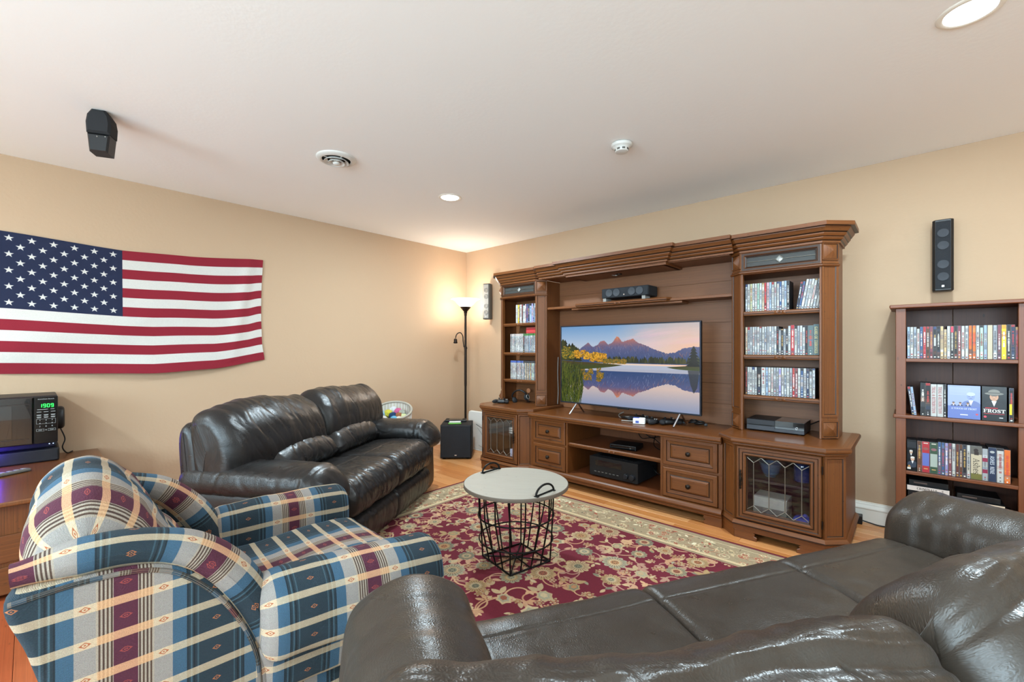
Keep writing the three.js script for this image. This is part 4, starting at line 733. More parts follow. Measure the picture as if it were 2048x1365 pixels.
// ------------------------------------------------------------------ wire side table
{
  const t = thing('side_table', 'round wire basket side table with grey wood top on the rug', 'side table', [2.69, 0.012, 2.03]), w = 0.0042;
  obj('tabletop', lathe([[0, 0.414], [0.286, 0.414], [0.29, 0.418], [0.29, 0.43], [0.287, 0.434], [0, 0.434]], 72).translate(0, 0, 0), M.greyWood, t);
  const tt = t.children[0].geometry, P = tt.attributes.position, U = tt.attributes.uv; for (let i = 0; i < P.count; i++) U.setXY(i, P.getX(i) * 0.8 - P.getZ(i) * 0.6, P.getX(i) * 0.6 + P.getZ(i) * 0.8);
  obj('rim_band', lathe([[0.287, 0.413], [0.2915, 0.415], [0.2915, 0.431], [0.288, 0.4335]], 72), M.greyEdge, t);
  const near = Math.atan2(0.165, 0.107), corner = (k) => { const a = near + k * Math.PI / 2; return [Math.cos(a) * 0.19, Math.sin(a) * 0.19]; };
  const sq = (q) => { const k = Math.floor(q), f = q - k, a = corner(k), b = corner(k + 1); return [lerp(a[0], b[0], f), lerp(a[1], b[1], f)]; };
  for (let i = 0; i < 16; i++) { const a = near + i / 16 * Math.PI * 2, r = 0.205, c = [Math.cos(a) * r, Math.sin(a) * r], b = sq(i / 4); obj('wire', [rod([c[0] * 1.03, 0.413, c[1] * 1.03], [c[0], 0.26, c[1]], w), rod([c[0], 0.26, c[1]], [b[0], 0.006, b[1]], w)], M.iron, t); }
  for (const [y, r] of [[0.4, 0.211], [0.258, 0.2105], [0.128, 0.205]]) obj('hoop', new THREE.TorusGeometry(r, w, 8, 72).rotateX(Math.PI / 2).translate(0, y, 0), M.iron, t);
  for (let k = 0; k < 4; k++) { const a = corner(k), b = corner(k + 1); obj('base_bar', rod([a[0], 0.006, a[1]], [b[0], 0.006, b[1]], 0.005), M.iron, t); obj('base_brace', rod([a[0], 0.006, a[1]], [0, 0.012, 0], w), M.iron, t); const m = sq(k + 0.5); obj('base_brace', rod([m[0], 0.006, m[1]], [0, 0.012, 0], w), M.iron, t); }
  for (const s of [-1, 1]) { const c = s > 0 ? [2.937 - 2.69, 2.083 - 2.03] : [2.44 - 2.69, 1.977 - 2.03], h = 0.068, n = 22, pts = []; for (let i = 0; i <= n; i++) { const f = i / n * Math.PI; pts.push([c[0] - 0.012 * Math.cos(f) * 0.3, 0.436 + Math.sin(f) * 0.046, c[1] + Math.cos(f) * h]); } obj('handle', [tube(pts, 0.0055, 40, 8), rod([c[0], 0.4375, c[1] - h], [c[0], 0.4375, c[1] + h], 0.005), ...[-1, 1].map((q) => bx(c[0] - 0.012, c[0] + 0.012, 0.434, 0.438, c[1] + q * h - 0.008, c[1] + q * h + 0.008, 0.001))], M.iron, t); }
}

// ------------------------------------------------------------------ television
{
  const w = 1280, h = 720, [c, g] = canvas(w, h); seed = 77;
  const Y = (v) => v * h, X = (u) => u * w;
  let gr = g.createLinearGradient(0, 0, 0, Y(0.52)); gr.addColorStop(0, '#6f9fd0'); gr.addColorStop(0.45, '#b3c6de'); gr.addColorStop(1, '#f3dccb'); g.fillStyle = gr; g.fillRect(0, 0, w, h);
  gr = g.createRadialGradient(X(0.95), Y(0.3), 10, X(0.9), Y(0.3), X(0.5)); gr.addColorStop(0, 'rgba(255,196,160,.9)'); gr.addColorStop(1, 'rgba(255,214,190,0)'); g.fillStyle = gr; g.fillRect(0, 0, w, Y(0.5));
  for (let i = 0; i < 60; i++) { g.fillStyle = `rgba(${R(225, 250) | 0},${R(190, 215) | 0},${R(200, 220) | 0},.09)`; g.beginPath(); g.ellipse(X(R(0.6, 1)), Y(R(0.05, 0.3)), R(60, 220), R(6, 20), -0.12, 0, 7); g.fill(); }
  const ridge = [[0, 0.32], [0.16, 0.3], [0.2, 0.25], [0.23, 0.21], [0.27, 0.27], [0.31, 0.24], [0.33, 0.2], [0.36, 0.19], [0.39, 0.24], [0.42, 0.22], [0.455, 0.14], [0.47, 0.145], [0.495, 0.21], [0.53, 0.19], [0.575, 0.17], [0.61, 0.22], [0.66, 0.25], [0.72, 0.3], [0.8, 0.345], [0.85, 0.335], [0.9, 0.29], [0.96, 0.27], [1, 0.27]];
  const rp = []; for (let i = 0; i < ridge.length - 1; i++) for (let k = 0; k < 14; k++) { const f = k / 14; rp.push([lerp(ridge[i][0], ridge[i + 1][0], f), lerp(ridge[i][1], ridge[i + 1][1], f) + R(-0.006, 0.006)]); } rp.push([1, 0.27]);
  const land = (m) => { // m: 1 upright, -1 mirrored in the lake
    const yy = (v) => m > 0 ? Y(v) : Y(1.0 - v * 0.98 + 0.03);
    g.beginPath(); g.moveTo(0, yy(0.47)); for (const [u, v] of rp) g.lineTo(X(u), yy(v)); g.lineTo(w, yy(0.47)); g.closePath();
    const q = g.createLinearGradient(0, yy(0.13), 0, yy(0.45)); q.addColorStop(0, '#e08a58'); q.addColorStop(0.22, '#a06a70'); q.addColorStop(0.45, '#5a5d88'); q.addColorStop(1, '#2f4a7c'); g.fillStyle = q; g.fill(); g.save(); g.clip();
    for (let i = 0; i < 420; i++) { const u = rnd(), k = rp[Math.floor(u * (rp.length - 1))], d = R(0.01, 0.22); g.strokeStyle = d < 0.08 ? pick(['rgba(240,160,110,.4)', 'rgba(110,60,70,.5)']) : pick(['rgba(30,45,90,.4)', 'rgba(110,115,160,.3)', 'rgba(225,225,240,.25)']); g.lineWidth = R(1, 4); g.beginPath(); const x = X(u), y = k[1] + d; g.moveTo(x, yy(y)); g.lineTo(x + R(-14, 22), yy(y + R(0.02, 0.05))); g.stroke(); }
    g.restore();
  };
  g.fillStyle = '#b8c2d6'; g.fillRect(0, Y(0.49), w, h); gr = g.createLinearGradient(0, Y(0.5), 0, h); gr.addColorStop(0, '#a9b3cb'); gr.addColorStop(0.5, '#dcc2b8'); gr.addColorStop(1, '#8f9cbc'); g.fillStyle = gr; g.fillRect(0, Y(0.5), w, h);
  land(1); land(-1);
  g.fillStyle = 'rgba(190,196,214,.55)'; g.beginPath(); g.ellipse(X(0.62), Y(0.515), X(0.34), Y(0.022), 0, 0, 7); g.fill();
  const tree = (x, y, s, col) => { g.fillStyle = col; for (let k = 0; k < 6; k++) { g.beginPath(); g.moveTo(x - s * (0.14 + k * 0.05), y - s * (1 - (k + 1) / 6.5)); g.lineTo(x, y - s * (1.08 - k / 6.5)); g.lineTo(x + s * (0.14 + k * 0.05), y - s * (1 - (k + 1) / 6.5)); g.fill(); } };
  for (let i = 0; i < 220; i++) { const u = R(0.3, 1); tree(X(u), Y(0.465), R(26, 60), pick(['#1f2a1c', '#26321f', '#2f3a20', '#4a4a22'])); }
  const blob = (x, y, r, cols, n) => { for (let k = 0; k < n; k++) { g.fillStyle = pick(cols); g.beginPath(); g.arc(x + R(-r, r), y + R(-r * 1.3, r), R(3, 9), 0, 7); g.fill(); } };
  for (let i = 0; i < 26; i++) { const u = R(0, 0.16); tree(X(u), Y(0.46), R(120, 235) * (1 - u * 3), pick(['#2b341a', '#39401c', '#1f2614'])); }
  for (let i = 0; i < 34; i++) { const u = R(0, 0.36); blob(X(u), Y(0.42) - R(0, 90) * (1 - u * 2.4), 26, u < 0.1 ? ['#8a7a20', '#4a5a20', '#b8901f', '#35421a'] : ['#d89a1c', '#e8ae2e', '#b87a18', '#8a6a1a'], 70); }
  for (let i = 0; i < 20; i++) blob(X(R(0.36, 0.52)), Y(0.45), 14, ['#a87a1e', '#5a5a22', '#7a6a24'], 24);
  g.save(); g.globalAlpha = 0.75; for (let i = 0; i < 14; i++) blob(X(R(0.16, 0.34)), Y(R(0.57, 0.68)), 20, ['#c08a1c', '#8a6a1c', '#5a5a30'], 40); g.restore();
  gr = g.createLinearGradient(0, Y(0.47), 0, Y(0.52)); gr.addColorStop(0, '#4a3d1e'); gr.addColorStop(1, '#3c4a1c');
  g.fillStyle = gr; g.beginPath(); g.moveTo(0, Y(0.45)); g.lineTo(X(0.35), Y(0.475)); g.lineTo(X(0.5), Y(0.49)); g.quadraticCurveTo(X(0.4), Y(0.53), X(0.15), Y(0.56)); g.lineTo(0, Y(0.6)); g.fill(); g.beginPath(); g.moveTo(X(0.8), Y(0.5)); g.lineTo(w, Y(0.47)); g.lineTo(w, Y(0.53)); g.quadraticCurveTo(X(0.85), Y(0.53), X(0.8), Y(0.5)); g.fill();
  for (let i = 0; i < 1600; i++) { const u = rnd() ** 1.6 * 0.2, v = R(0.53, 1); if (u > 0.19 - Math.abs(v - 0.75) * 0.1) continue; g.strokeStyle = pick(['#3a4a16', '#56661e', '#2a3612', '#6a6a22', '#1e2810']); g.lineWidth = R(1.5, 4); g.beginPath(); g.moveTo(X(u), Y(v + 0.06)); g.quadraticCurveTo(X(u), Y(v), X(u) + R(-18, 24), Y(v - R(0.03, 0.09))); g.stroke(); }
  tree(X(0.965), Y(0.5), 160, '#10160e'); tree(X(0.965), Y(0.5), 120, '#0c120c'); g.fillStyle = 'rgba(40,44,50,.8)'; g.beginPath(); g.moveTo(X(0.93), Y(0.53)); g.lineTo(X(1), Y(0.53)); g.lineTo(X(0.985), Y(0.72)); g.lineTo(X(0.965), Y(0.78)); g.lineTo(X(0.945), Y(0.68)); g.fill();
  const tex = ctex(c); tex.wrapS = tex.wrapT = THREE.ClampToEdgeWrapping;
  const x0 = 1.955, x1 = 3.2, y0 = 0.698, y1 = 1.39, z = 0.6, t = thing('television', 'large flat television showing a mountain lake on the media console', 'television', [(x0 + x1) / 2, 0.605, z]), hw = (x1 - x0) / 2, b0 = y0 - 0.605, b1 = y1 - 0.605;
  obj('housing', [bx(-hw, hw, b0, b1, -0.03, -0.004, 0.006), bx(-hw * 0.7, hw * 0.7, b0 + 0.03, b0 + 0.42, -0.075, -0.028, 0.02)], M.black, t);
  obj('bezel', frame(-hw, hw, b0, b1, [[0, -0.02], [0, 0.0], [0.002, 0.003], [0.009, 0.003], [0.011, 0.0], [0.011, -0.004]]), std(0x2b2f38, 0.35, { metalness: 0.5 }), t);
  obj('screen', grid(1, 1, (u, v) => [lerp(-hw + 0.01, hw - 0.01, u), lerp(b0 + 0.012, b1 - 0.01, v), -0.001]), phys(0x050505, 0.25, { emissive: 0xffffff, emissiveMap: tex, emissiveIntensity: 0.85, side: THREE.DoubleSide }), t);
  const glow = new THREE.RectAreaLight(0xc9d2e6, 0.18, 2 * hw - 0.03, b1 - b0 - 0.03); glow.position.set(0, (b0 + b1) / 2, 0.008); glow.rotation.y = Math.PI; t.add(glow);
  obj('bottom_strip', bx(-0.05, 0.05, b0 - 0.008, b0 + 0.002, -0.02, 0.0, 0.002), M.black, t);
  for (const s of [-1, 1]) { const fx = s * 0.47 + (s < 0 ? 0.02 : 0); obj('foot', [rod([fx, b0 + 0.01, -0.015], [fx - 0.015, 0.006, 0.085], 0.0075, 12), rod([fx, b0 + 0.01, -0.015], [fx, 0.006, -0.12], 0.0075, 12)], M.chrome, t); }
  // things on the bridge shelf and console
  const cs = thing('centre_speaker', 'black centre speaker raised on a stand on the bridge shelf', 'speaker', [2.535, 1.59, 0.44]);
  obj('cabinet', bx(-0.215, 0.215, 0.03, 0.115, -0.12, 0.05, 0.01), M.blackMatte, cs); obj('grille', bx(-0.212, 0.212, 0.033, 0.112, 0.048, 0.058, 0.004), M.cloth, cs);
  for (const x of [-0.14, -0.07, 0.07, 0.14]) obj('driver', lathe([[0, 0.002], [0.02, 0.003], [0.03, 0.006], [0.033, 0.004], [0.033, 0]], 24).rotateX(Math.PI / 2).translate(x, 0.073, 0.0572), std(0x30343a, 0.6), cs);
  obj('badge', cyl(0.006, 0.006, 0.002, 0, 0, 0, 14).rotateX(Math.PI / 2).translate(0, 0.052, 0.059), M.chrome, cs);
  for (const x of [-0.19, 0.17]) obj('stand_leg', bx(x - 0.015, x + 0.015, 0, 0.032, -0.04, 0.05, 0.002), M.midGrey, cs);
}

// ------------------------------------------------------------------ film cases
const ORD = ['first', 'second', 'third', 'fourth', 'fifth', 'sixth', 'seventh', 'eighth', 'ninth', 'tenth', 'eleventh', 'twelfth', 'thirteenth', 'fourteenth', 'fifteenth', 'sixteenth', 'seventeenth', 'eighteenth', 'nineteenth', 'twentieth', 'twenty-first', 'twenty-second', 'twenty-third', 'twenty-fourth', 'twenty-fifth', 'twenty-sixth', 'twenty-seventh', 'twenty-eighth', 'twenty-ninth', 'thirtieth'];
const COL = { w: ['#b9b9b5', 'white'], s: ['#9a9ea2', 'silver grey'], y: ['#bdbc92', 'pale yellow'], Y: ['#e0b81e', 'bright yellow'], o: ['#d0661f', 'orange'], r: ['#a8242c', 'red'], p: ['#caa2ac', 'pale pink'], b: ['#34527e', 'blue'], l: ['#8fa5bc', 'light blue'], g: ['#a8cdb4', 'mint green'], G: ['#2f4a34', 'dark green'], k: ['#1c1c20', 'black'], n: ['#1e2c48', 'navy'], t: ['#c8a878', 'tan'], d: ['#5a2c22', 'dark brown'], m: ['#7a3f4a', 'maroon'], v: ['#8d86b4', 'lilac'], e: ['#4f6264', 'slate green'], c: ['#bcb096', 'cream'], D: ['#59341c', 'brown'] };
const AW = 2048, AH = 2048, CW = 32, CHh = 512, [spineC, spineG] = canvas(AW, AH);
let nextX = 1, nextY = 0, painted = 0;
const BLANK = [0, 0, 1];
function spine(code, o = {}) {   // paints one spine, o.n columns wide, into the sheet and returns its place
  const n = o.n ?? 1;
  if (nextX + n > AW / CW) { nextX = 0; nextY++; }
  const x = nextX * CW, y = nextY * CHh, g = spineG, base = COL[code][0], w = CW * n, out = [nextX, nextY, n];
  nextX += n; painted++; seed = 1000 + painted * 31;
  g.save(); g.beginPath(); g.rect(x, y, w, CHh); g.clip();
  g.fillStyle = base; g.fillRect(x, y, w, CHh);
  const light = 'wsylgtcp'.includes(code), ink = light ? ['#3a3a40', '#55404a', '#2a3a5a', '#8a3030', '#6d6d70'] : ['#d8d4c8', '#c8a050', '#e8e4da', '#c04038'];
  if (!o.plain) {
    for (let k = 0; k < 4; k++) { g.fillStyle = pick(light ? ['rgba(110,130,160,.3)', 'rgba(160,115,105,.3)', 'rgba(90,90,100,.3)', 'rgba(200,190,160,.4)', 'rgba(255,255,255,.4)'] : ['rgba(255,255,255,.12)', 'rgba(160,90,60,.4)', 'rgba(60,80,120,.4)', 'rgba(0,0,0,.3)']); g.fillRect(x, y + R(0, 440), w, R(12, 80)); }
    if (rnd() < 0.3) { g.fillStyle = pick(['#9a2a2e', '#b8b8b4', '#2c3c66', '#202024', '#a8824a']); g.fillRect(x, y, w, R(22, 60)); }
    const t0 = R(70, 130), t1 = R(280, 400); g.fillStyle = pick(ink);   // unreadably small title: a run of short bars
    for (let q = t0; q < t1;) { const l = R(5, 15); if (rnd() < 0.85) { const a = R(9, 12) / CW * w; g.fillRect(x + a, y + q, w - 2 * a, l * 0.7); } q += l; }
    g.fillStyle = pick(['#bbb', '#333', '#a33', '#c8c8c8']); g.beginPath(); g.arc(x + w / 2, y + R(425, 455), R(6, 9), 0, 7); g.fill(); g.fillStyle = pick(ink); g.fillRect(x + w / 2 - 7, y + 474, 14, 18);
  }
  if (o.paint) o.paint(g, x, y, w);
  if (o.text) { g.save(); g.translate(x + w / 2, y + (o.at ?? 60)); g.rotate(Math.PI / 2); g.fillStyle = o.ink; g.font = o.font ?? 'bold 24px serif'; g.textBaseline = 'middle'; g.scale(1, o.squash ?? 1); g.fillText(o.text, 0, 1, o.max ?? 420); g.restore(); }
  const e = o.edge ?? (n > 1 ? 3 : 4.5); g.fillStyle = 'rgba(8,8,10,.9)'; g.fillRect(x, y, e, CHh); g.fillRect(x + w - e, y, e, CHh);
  g.restore();
  return out;
}
spineG.fillStyle = '#17171a'; spineG.fillRect(0, 0, AW, AH);
const spineTex = ctex(spineC), spineMat = std(0xffffff, 0.5, { map: spineTex });
function caseGeom(w, h, d, cell) {
  const g = ready(new RoundedBoxGeometry(w, h, d, 1, 0.0012)), n = g.attributes.normal, p = g.attributes.position, uv = g.attributes.uv;
  const put = (i, c, u, v) => uv.setXY(i, (c[0] * CW + 1 + u * (c[2] * CW - 2)) / AW, 1 - (c[1] * CHh + 2 + (1 - v) * (CHh - 4)) / AH);
  for (let i = 0; i < p.count; i++) n.getZ(i) > 0.75 ? put(i, cell, p.getX(i) / w + 0.5, p.getY(i) / h + 0.5) : put(i, BLANK, 0.5, 0.5);
  g.translate(0, h / 2, -d / 2);
  return g;
}
function row({ x, y, z, items, where, group, name = 'film_case', what = 'film case' }) {
  const total = items.length;
  items.forEach((it, i) => {
    const [code, w = 0.0145, h = 0.19, tilt = 0, o = {}] = Array.isArray(it) ? it : [it], d = o.d ?? 0.133, cell = spine(code, { n: w > 0.04 ? 4 : w > 0.019 ? 2 : 1, ...o });
    const m = obj(name, caseGeom(w - 0.0006, h - R(0, 0.0015), d, cell), spineMat);
    m.position.set(x + w / 2 + (tilt < 0 ? 0 : Math.sin(tilt) * h), y + Math.abs(Math.sin(tilt)) * w / 2 + 0.0005, z + R(-0.003, 0.003)); m.rotation.z = tilt;
    const place = o.say ?? (i < total / 2 ? `${ORD[i]} from the ${where[0]}` : i === total - 1 ? `last one at the ${where[1]}` : `${ORD[total - 1 - i]} from the ${where[1]}`);
    tag(m, `${COL[code][1]} ${what}, ${place} on ${where[2]}`, what.split(' ').slice(-2).join(' '), group);
    x += w + (o.gap ?? 0);
  });
}
const S = (str) => [...str];
row({ x: 3.474, y: SH[0] + 0.0005, z: 0.535, items: [...S('swywwgwcrplwswbwlk'), ['n', 0.0125, 0.178, -0.14], ['b', 0.0125, 0.178, -0.15], ...S('wswwsw').map((c) => [c, 0.0152, 0.19, -0.17]), ['s', 0.0145, 0.19, -0.16]].map((e, i) => (i === 18 ? ['n', 0.0125, 0.176, -0.15, { gap: 0.001 }] : e)).map((e, i) => (i < 17 ? e : i === 17 ? ['k', 0.0145, 0.19, 0, { gap: 0.036 }] : e)), where: ['TV-side post', 'corner post', 'the console hutch top shelf'], group: 'films on the top shelf of the console hutch' });
row({ x: 3.474, y: SH[1] + 0.0005, z: 0.535, items: [['c', 0.0145], ...S('sswswswsswss'), ['k', 0.012], ...S('sksk').map((c) => [c, 0.0133, 0.172]), 'w', ['r', 0.021, 0.195, 0, { text: 'THE', at: 70, ink: '#d8ccc0', font: '36px serif' }], ...S('wsww'), ['k', 0.014], ['e', 0.029, 0.19], ['e', 0.031, 0.197, 0, { plain: true, text: 'GAME OF THRONES', at: 40, ink: '#c8b87c', font: 'bold 46px serif', max: 440 }]], where: ['TV-side post', 'corner post', 'the console hutch middle shelf'], group: 'films on the middle shelf of the console hutch' });
row({ x: 3.474, y: SH[2] + 0.0005, z: 0.535, items: [['d', 0.013], 'w', 'w', ['w', 0.016], 'w', ['k', 0.025], ['w', 0.025, 0.19, 0, { paint: (g, x, y) => { g.fillStyle = '#b04038'; g.beginPath(); g.arc(x + 28, y + 40, 14, 0, 7); g.fill(); } }], ['l', 0.017], ...S('wwssvwswsr').map((c) => [c, 0.0152]), ...S('mwbwnsw').map((c) => [c, 0.0155])], where: ['TV-side post', 'corner post', 'the console hutch lowest shelf'], group: 'films on the lowest shelf of the console hutch' });
row({ x: 1.335, y: SH[0] + 0.0005, z: 0.52, items: [['w', 0.026], ['Y', 0.018], ['G', 0.014], ['w', 0.024], ['k', 0.014], ['w', 0.028], ['p', 0.016], ['b', 0.024], ['n', 0.018], ['l', 0.026], ['v', 0.02], ['b', 0.014], ['l', 0.02], ['s', 0.02], ['w', 0.016]], where: ['lamp-side end', 'TV-side post', 'the lamp-side hutch top shelf'], group: 'cases on the top shelf of the lamp-side hutch' });
const topBar = (col) => ({ paint: (g, x, y) => { g.fillStyle = col; g.fillRect(x, y, CW, 60); } });
row({ x: 1.262, y: SH[1] + 0.0005, z: 0.52, items: [...S('wwwwwwwwwwww').map((c) => [c, 0.0145, 0.19, 0, topBar('#c8b8b0')]), ...S('ksssslsswsss').map((c) => [c, 0.0145, 0.19, 0, topBar('#3f7a36')])], where: ['lamp-side end', 'TV-side post', 'the lamp-side hutch middle shelf'], group: 'game cases on the middle shelf of the lamp-side hutch', name: 'game_case', what: 'game case' });
row({ x: 1.262, y: SH[2] + 0.0005, z: 0.52, items: [...S('wwwwwwwwwwww').map((c) => [c, 0.0145, 0.19, 0, topBar('#3c5aa8')]), ...S('sstststsgwss').map((c) => [c, 0.0145, 0.19, 0, topBar('#2a2a2e')])], where: ['lamp-side end', 'TV-side post', 'the lamp-side hutch lowest shelf'], group: 'game cases on the lowest shelf of the lamp-side hutch', name: 'game_case', what: 'game case' });
for (let k = 0; k < 4; k++) { const m = obj('game_case', bx(-0.07, 0.07, 0, 0.0145, -0.12, 0, 0.001), std([0xb8383c, 0xc4484a, 0xb02c34, 0xc05050][k], 0.3)); m.position.set(1.545, SH[1] + 0.1915 + k * 0.0146, 0.52); tag(m, `${['lowest', 'second lowest', 'second highest', 'highest'][k]} red case in the flat stack on top of the green-topped games`, 'game case', 'red cases lying on the lamp-side hutch shelf'); }
{ const m = obj('game_case', caseGeom(0.016, 0.17, 0.12, spine('l')), spineMat); m.position.set(1.634, CT + 0.001, 0.54); tag(m, 'pale blue game case standing alone against the post on the lamp-side cabinet top', 'game case'); }

// ------------------------------------------------------------------ bookcase on the right
const BX0 = 4.25, BX1 = 4.79, BZ = 0.31, BS = [1.128, 0.79, 0.453];
{
  const t = thing('bookcase', 'plain brown wooden bookcase of films beneath the wall speaker', 'bookcase', [0, 0, 0]), z0 = 0.02;
  for (const [a, b] of [[BX0, BX0 + 0.047], [BX1 - 0.047, BX1]]) { obj('side_panel', bx(a === BX0 ? a : b - 0.02, a === BX0 ? a + 0.02 : b, 0, 1.43, z0, BZ - 0.005, 0.002, 'y'), M.shelfWood, t); obj('face_post', bx(a, b, 0, 1.43, BZ - 0.02, BZ, 0.003, 'y'), M.shelfWood, t); }
  const bk = obj('back_panel', bx(BX0 + 0.01, 4.508, 0.05, 1.43, z0, z0 + 0.006, 0.001, 'y'), M.shelfBack, t); obj('back_board', bx(4.511, BX1 - 0.01, 0.05, 1.43, z0, z0 + 0.006, 0.001, 'y'), M.shelfBack, bk);
  obj('top_board', bx(BX0 - 0.028, BX1 + 0.028, 1.43, 1.452, z0 - 0.01, BZ + 0.028, 0.006), M.shelfWood, t);
  for (const s of [BS[0], BS[2]]) obj('shelf', bx(BX0 + 0.02, BX1 - 0.02, s - 0.02, s, z0 + 0.006, BZ - 0.004, 0.003), M.shelfWood, t);
  obj('waist_shelf', bx(BX0 - 0.012, BX1 + 0.012, BS[1] - 0.022, BS[1], z0, BZ + 0.014, 0.006), M.shelfWood, t);
  obj('bottom_shelf', bx(BX0 + 0.02, BX1 - 0.02, 0.075, 0.1, z0, BZ - 0.004, 0.003), M.shelfWood, t);
  obj('kick_board', bx(BX0 + 0.02, BX1 - 0.02, 0, 0.075, BZ - 0.03, BZ - 0.015, 0.002), M.shelfWood, t);
}
const bz = BZ - 0.02, bW = ['outer post', 'far post', ''];
row({ x: 4.302, y: BS[0] + 0.0005, z: bz, items: [['l', 0.0135], 'w', ['s', 0.0145], ['w', 0.0135, 0.178], ['b', 0.0135], 'r', ['D', 0.0145], ['m', 0.0145], ['k', 0.0155, 0.19, 0, { paint: (g, x, y) => { g.fillStyle = '#bcbcb8'; g.fillRect(x + 8, y + 180, 16, 130); } }], 'k', 't', ['t', 0.013, 0.172], ['w', 0.0145], ['k', 0.0145, 0.19, 0, { paint: (g, x, y) => { g.fillStyle = '#c83a52'; g.fillRect(x, y + 10, CW, 90); } }], 'k', 'm', ['w', 0.0145], 'w', 'o', 'o', ['w', 0.0145], 'g', 'l', ['c', 0.0205, 0.19, 0, { plain: true }], ['s', 0.0165], 'm', ['Y', 0.0195], ['k', 0.0155], ['n', 0.016], ['m', 0.014, 0.176]], where: ['outer post', 'far post', 'the bookcase top shelf'], group: 'films on the top shelf of the plain bookcase' });
row({ x: 4.302, y: BS[1] + 0.0005, z: bz + 0.01, items: [['n', 0.013, 0.17, 0.12, { say: 'nearer the post of the leaning pair' }], ['l', 0.013, 0.17, 0.1, { say: 'outer one of the leaning pair' }]], where: ['', '', 'the bookcase second shelf'], group: 'leaning films on the second shelf' });
row({ x: 4.36, y: BS[1] + 0.0005, z: bz + 0.01, items: [['k', 0.022, 0.195, 0, { text: 'CRIME', at: 150, ink: '#c8c0b4', font: 'bold 44px serif', say: 'broad spine left of the white pair' }], ['k', 0.022, 0.195, 0, { say: 'next to the white pair' }], ['w', 0.027, 0.19, 0, { plain: true, text: 'TRIAL & RETRIBUTION', at: 40, ink: '#8c1f26', font: 'bold 46px serif', say: 'first of two with red lettering' }], ['w', 0.027, 0.19, 0, { plain: true, text: 'TRIAL & RETRIBUTION', at: 40, ink: '#8c1f26', font: 'bold 46px serif', say: 'second of two with red lettering' }], ['k', 0.012, 0.19, 0, { say: 'thin spine beside the lilac cover' }]], where: ['', '', 'the bookcase second shelf'], group: 'films on the bookcase second shelf' });
row({ x: 4.71, y: BS[1] + 0.0005, z: bz + 0.01, items: [['k', 0.018, 0.185, 0, { paint: (g, x, y) => { g.fillStyle = '#d8c020'; g.fillRect(x + 4, y + 240, 16, 160); }, say: 'yellow-marked one beside the hat cover' }]], where: ['', '', 'the bookcase second shelf'], group: 'films on the bookcase second shelf' });
row({ x: 4.346, y: BS[2] + 0.0005, z: bz - 0.0, items: [['D', 0.021, 0.185], ['r', 0.034, 0.185, 0, { plain: true, paint: (g, x, y) => { g.fillStyle = '#c8c0b4'; g.fillRect(x + 14, y + 22, 36, 16); g.fillStyle = '#8a5048'; g.beginPath(); g.arc(x + 32, y + 120, 22, 0, 7); g.fill(); g.fillStyle = '#5a6ab0'; g.fillRect(x + 5, y + 190, 54, 210); g.fillStyle = '#c8a060'; g.fillRect(x + 16, y + 440, 32, 14); } }], ['G', 0.034, 0.185, 0, { plain: true, paint: (g, x, y) => { g.fillStyle = '#c8c0b4'; g.fillRect(x + 14, y + 22, 36, 16); g.fillStyle = '#8a5a60'; g.beginPath(); g.arc(x + 32, y + 120, 22, 0, 7); g.fill(); g.fillStyle = '#a0aaa0'; g.fillRect(x + 5, y + 190, 54, 210); g.fillStyle = '#c8a060'; g.fillRect(x + 16, y + 440, 32, 14); } }], 'b', 'b', 'v', 'm', ['w', 0.0155], ['d', 0.0145], ['D', 0.0135], ['k', 0.0155], ['w', 0.0155], ['c', 0.045, 0.19, 0, { plain: true, text: 'Ashes', at: 190, ink: '#241d18', font: '96px serif', max: 240, paint: (g, x, y) => { g.fillStyle = '#5d5a54'; g.fillRect(x, y, 128, 130); g.fillStyle = '#6d6a32'; g.fillRect(x, y + 420, 128, 92); g.fillStyle = '#2a201c'; g.beginPath(); g.arc(x + 60, y + 70, 26, 0, 7); g.fill(); g.fillRect(x + 40, y + 90, 50, 50); } }], ['s', 0.022, 0.18, 0, { paint: (g, x, y) => { g.fillStyle = '#8a2444'; g.fillRect(x, y + 150, 64, 60); g.fillRect(x, y + 330, 64, 60); } }], ['n', 0.032, 0.19, 0, { plain: true, text: 'ASHES  NINE', at: 130, ink: '#b8bec6', font: 'bold 44px sans-serif', max: 360, paint: (g, x, y) => { g.fillStyle = '#a8aaa8'; g.beginPath(); g.arc(x + 32, y + 70, 18, 0, 7); g.fill(); } }], ['w', 0.027, 0.19], ['o', 0.0245, 0.185]], where: ['two-men box', 'far post', 'the bookcase third shelf'], group: 'box sets on the third shelf of the plain bookcase' });
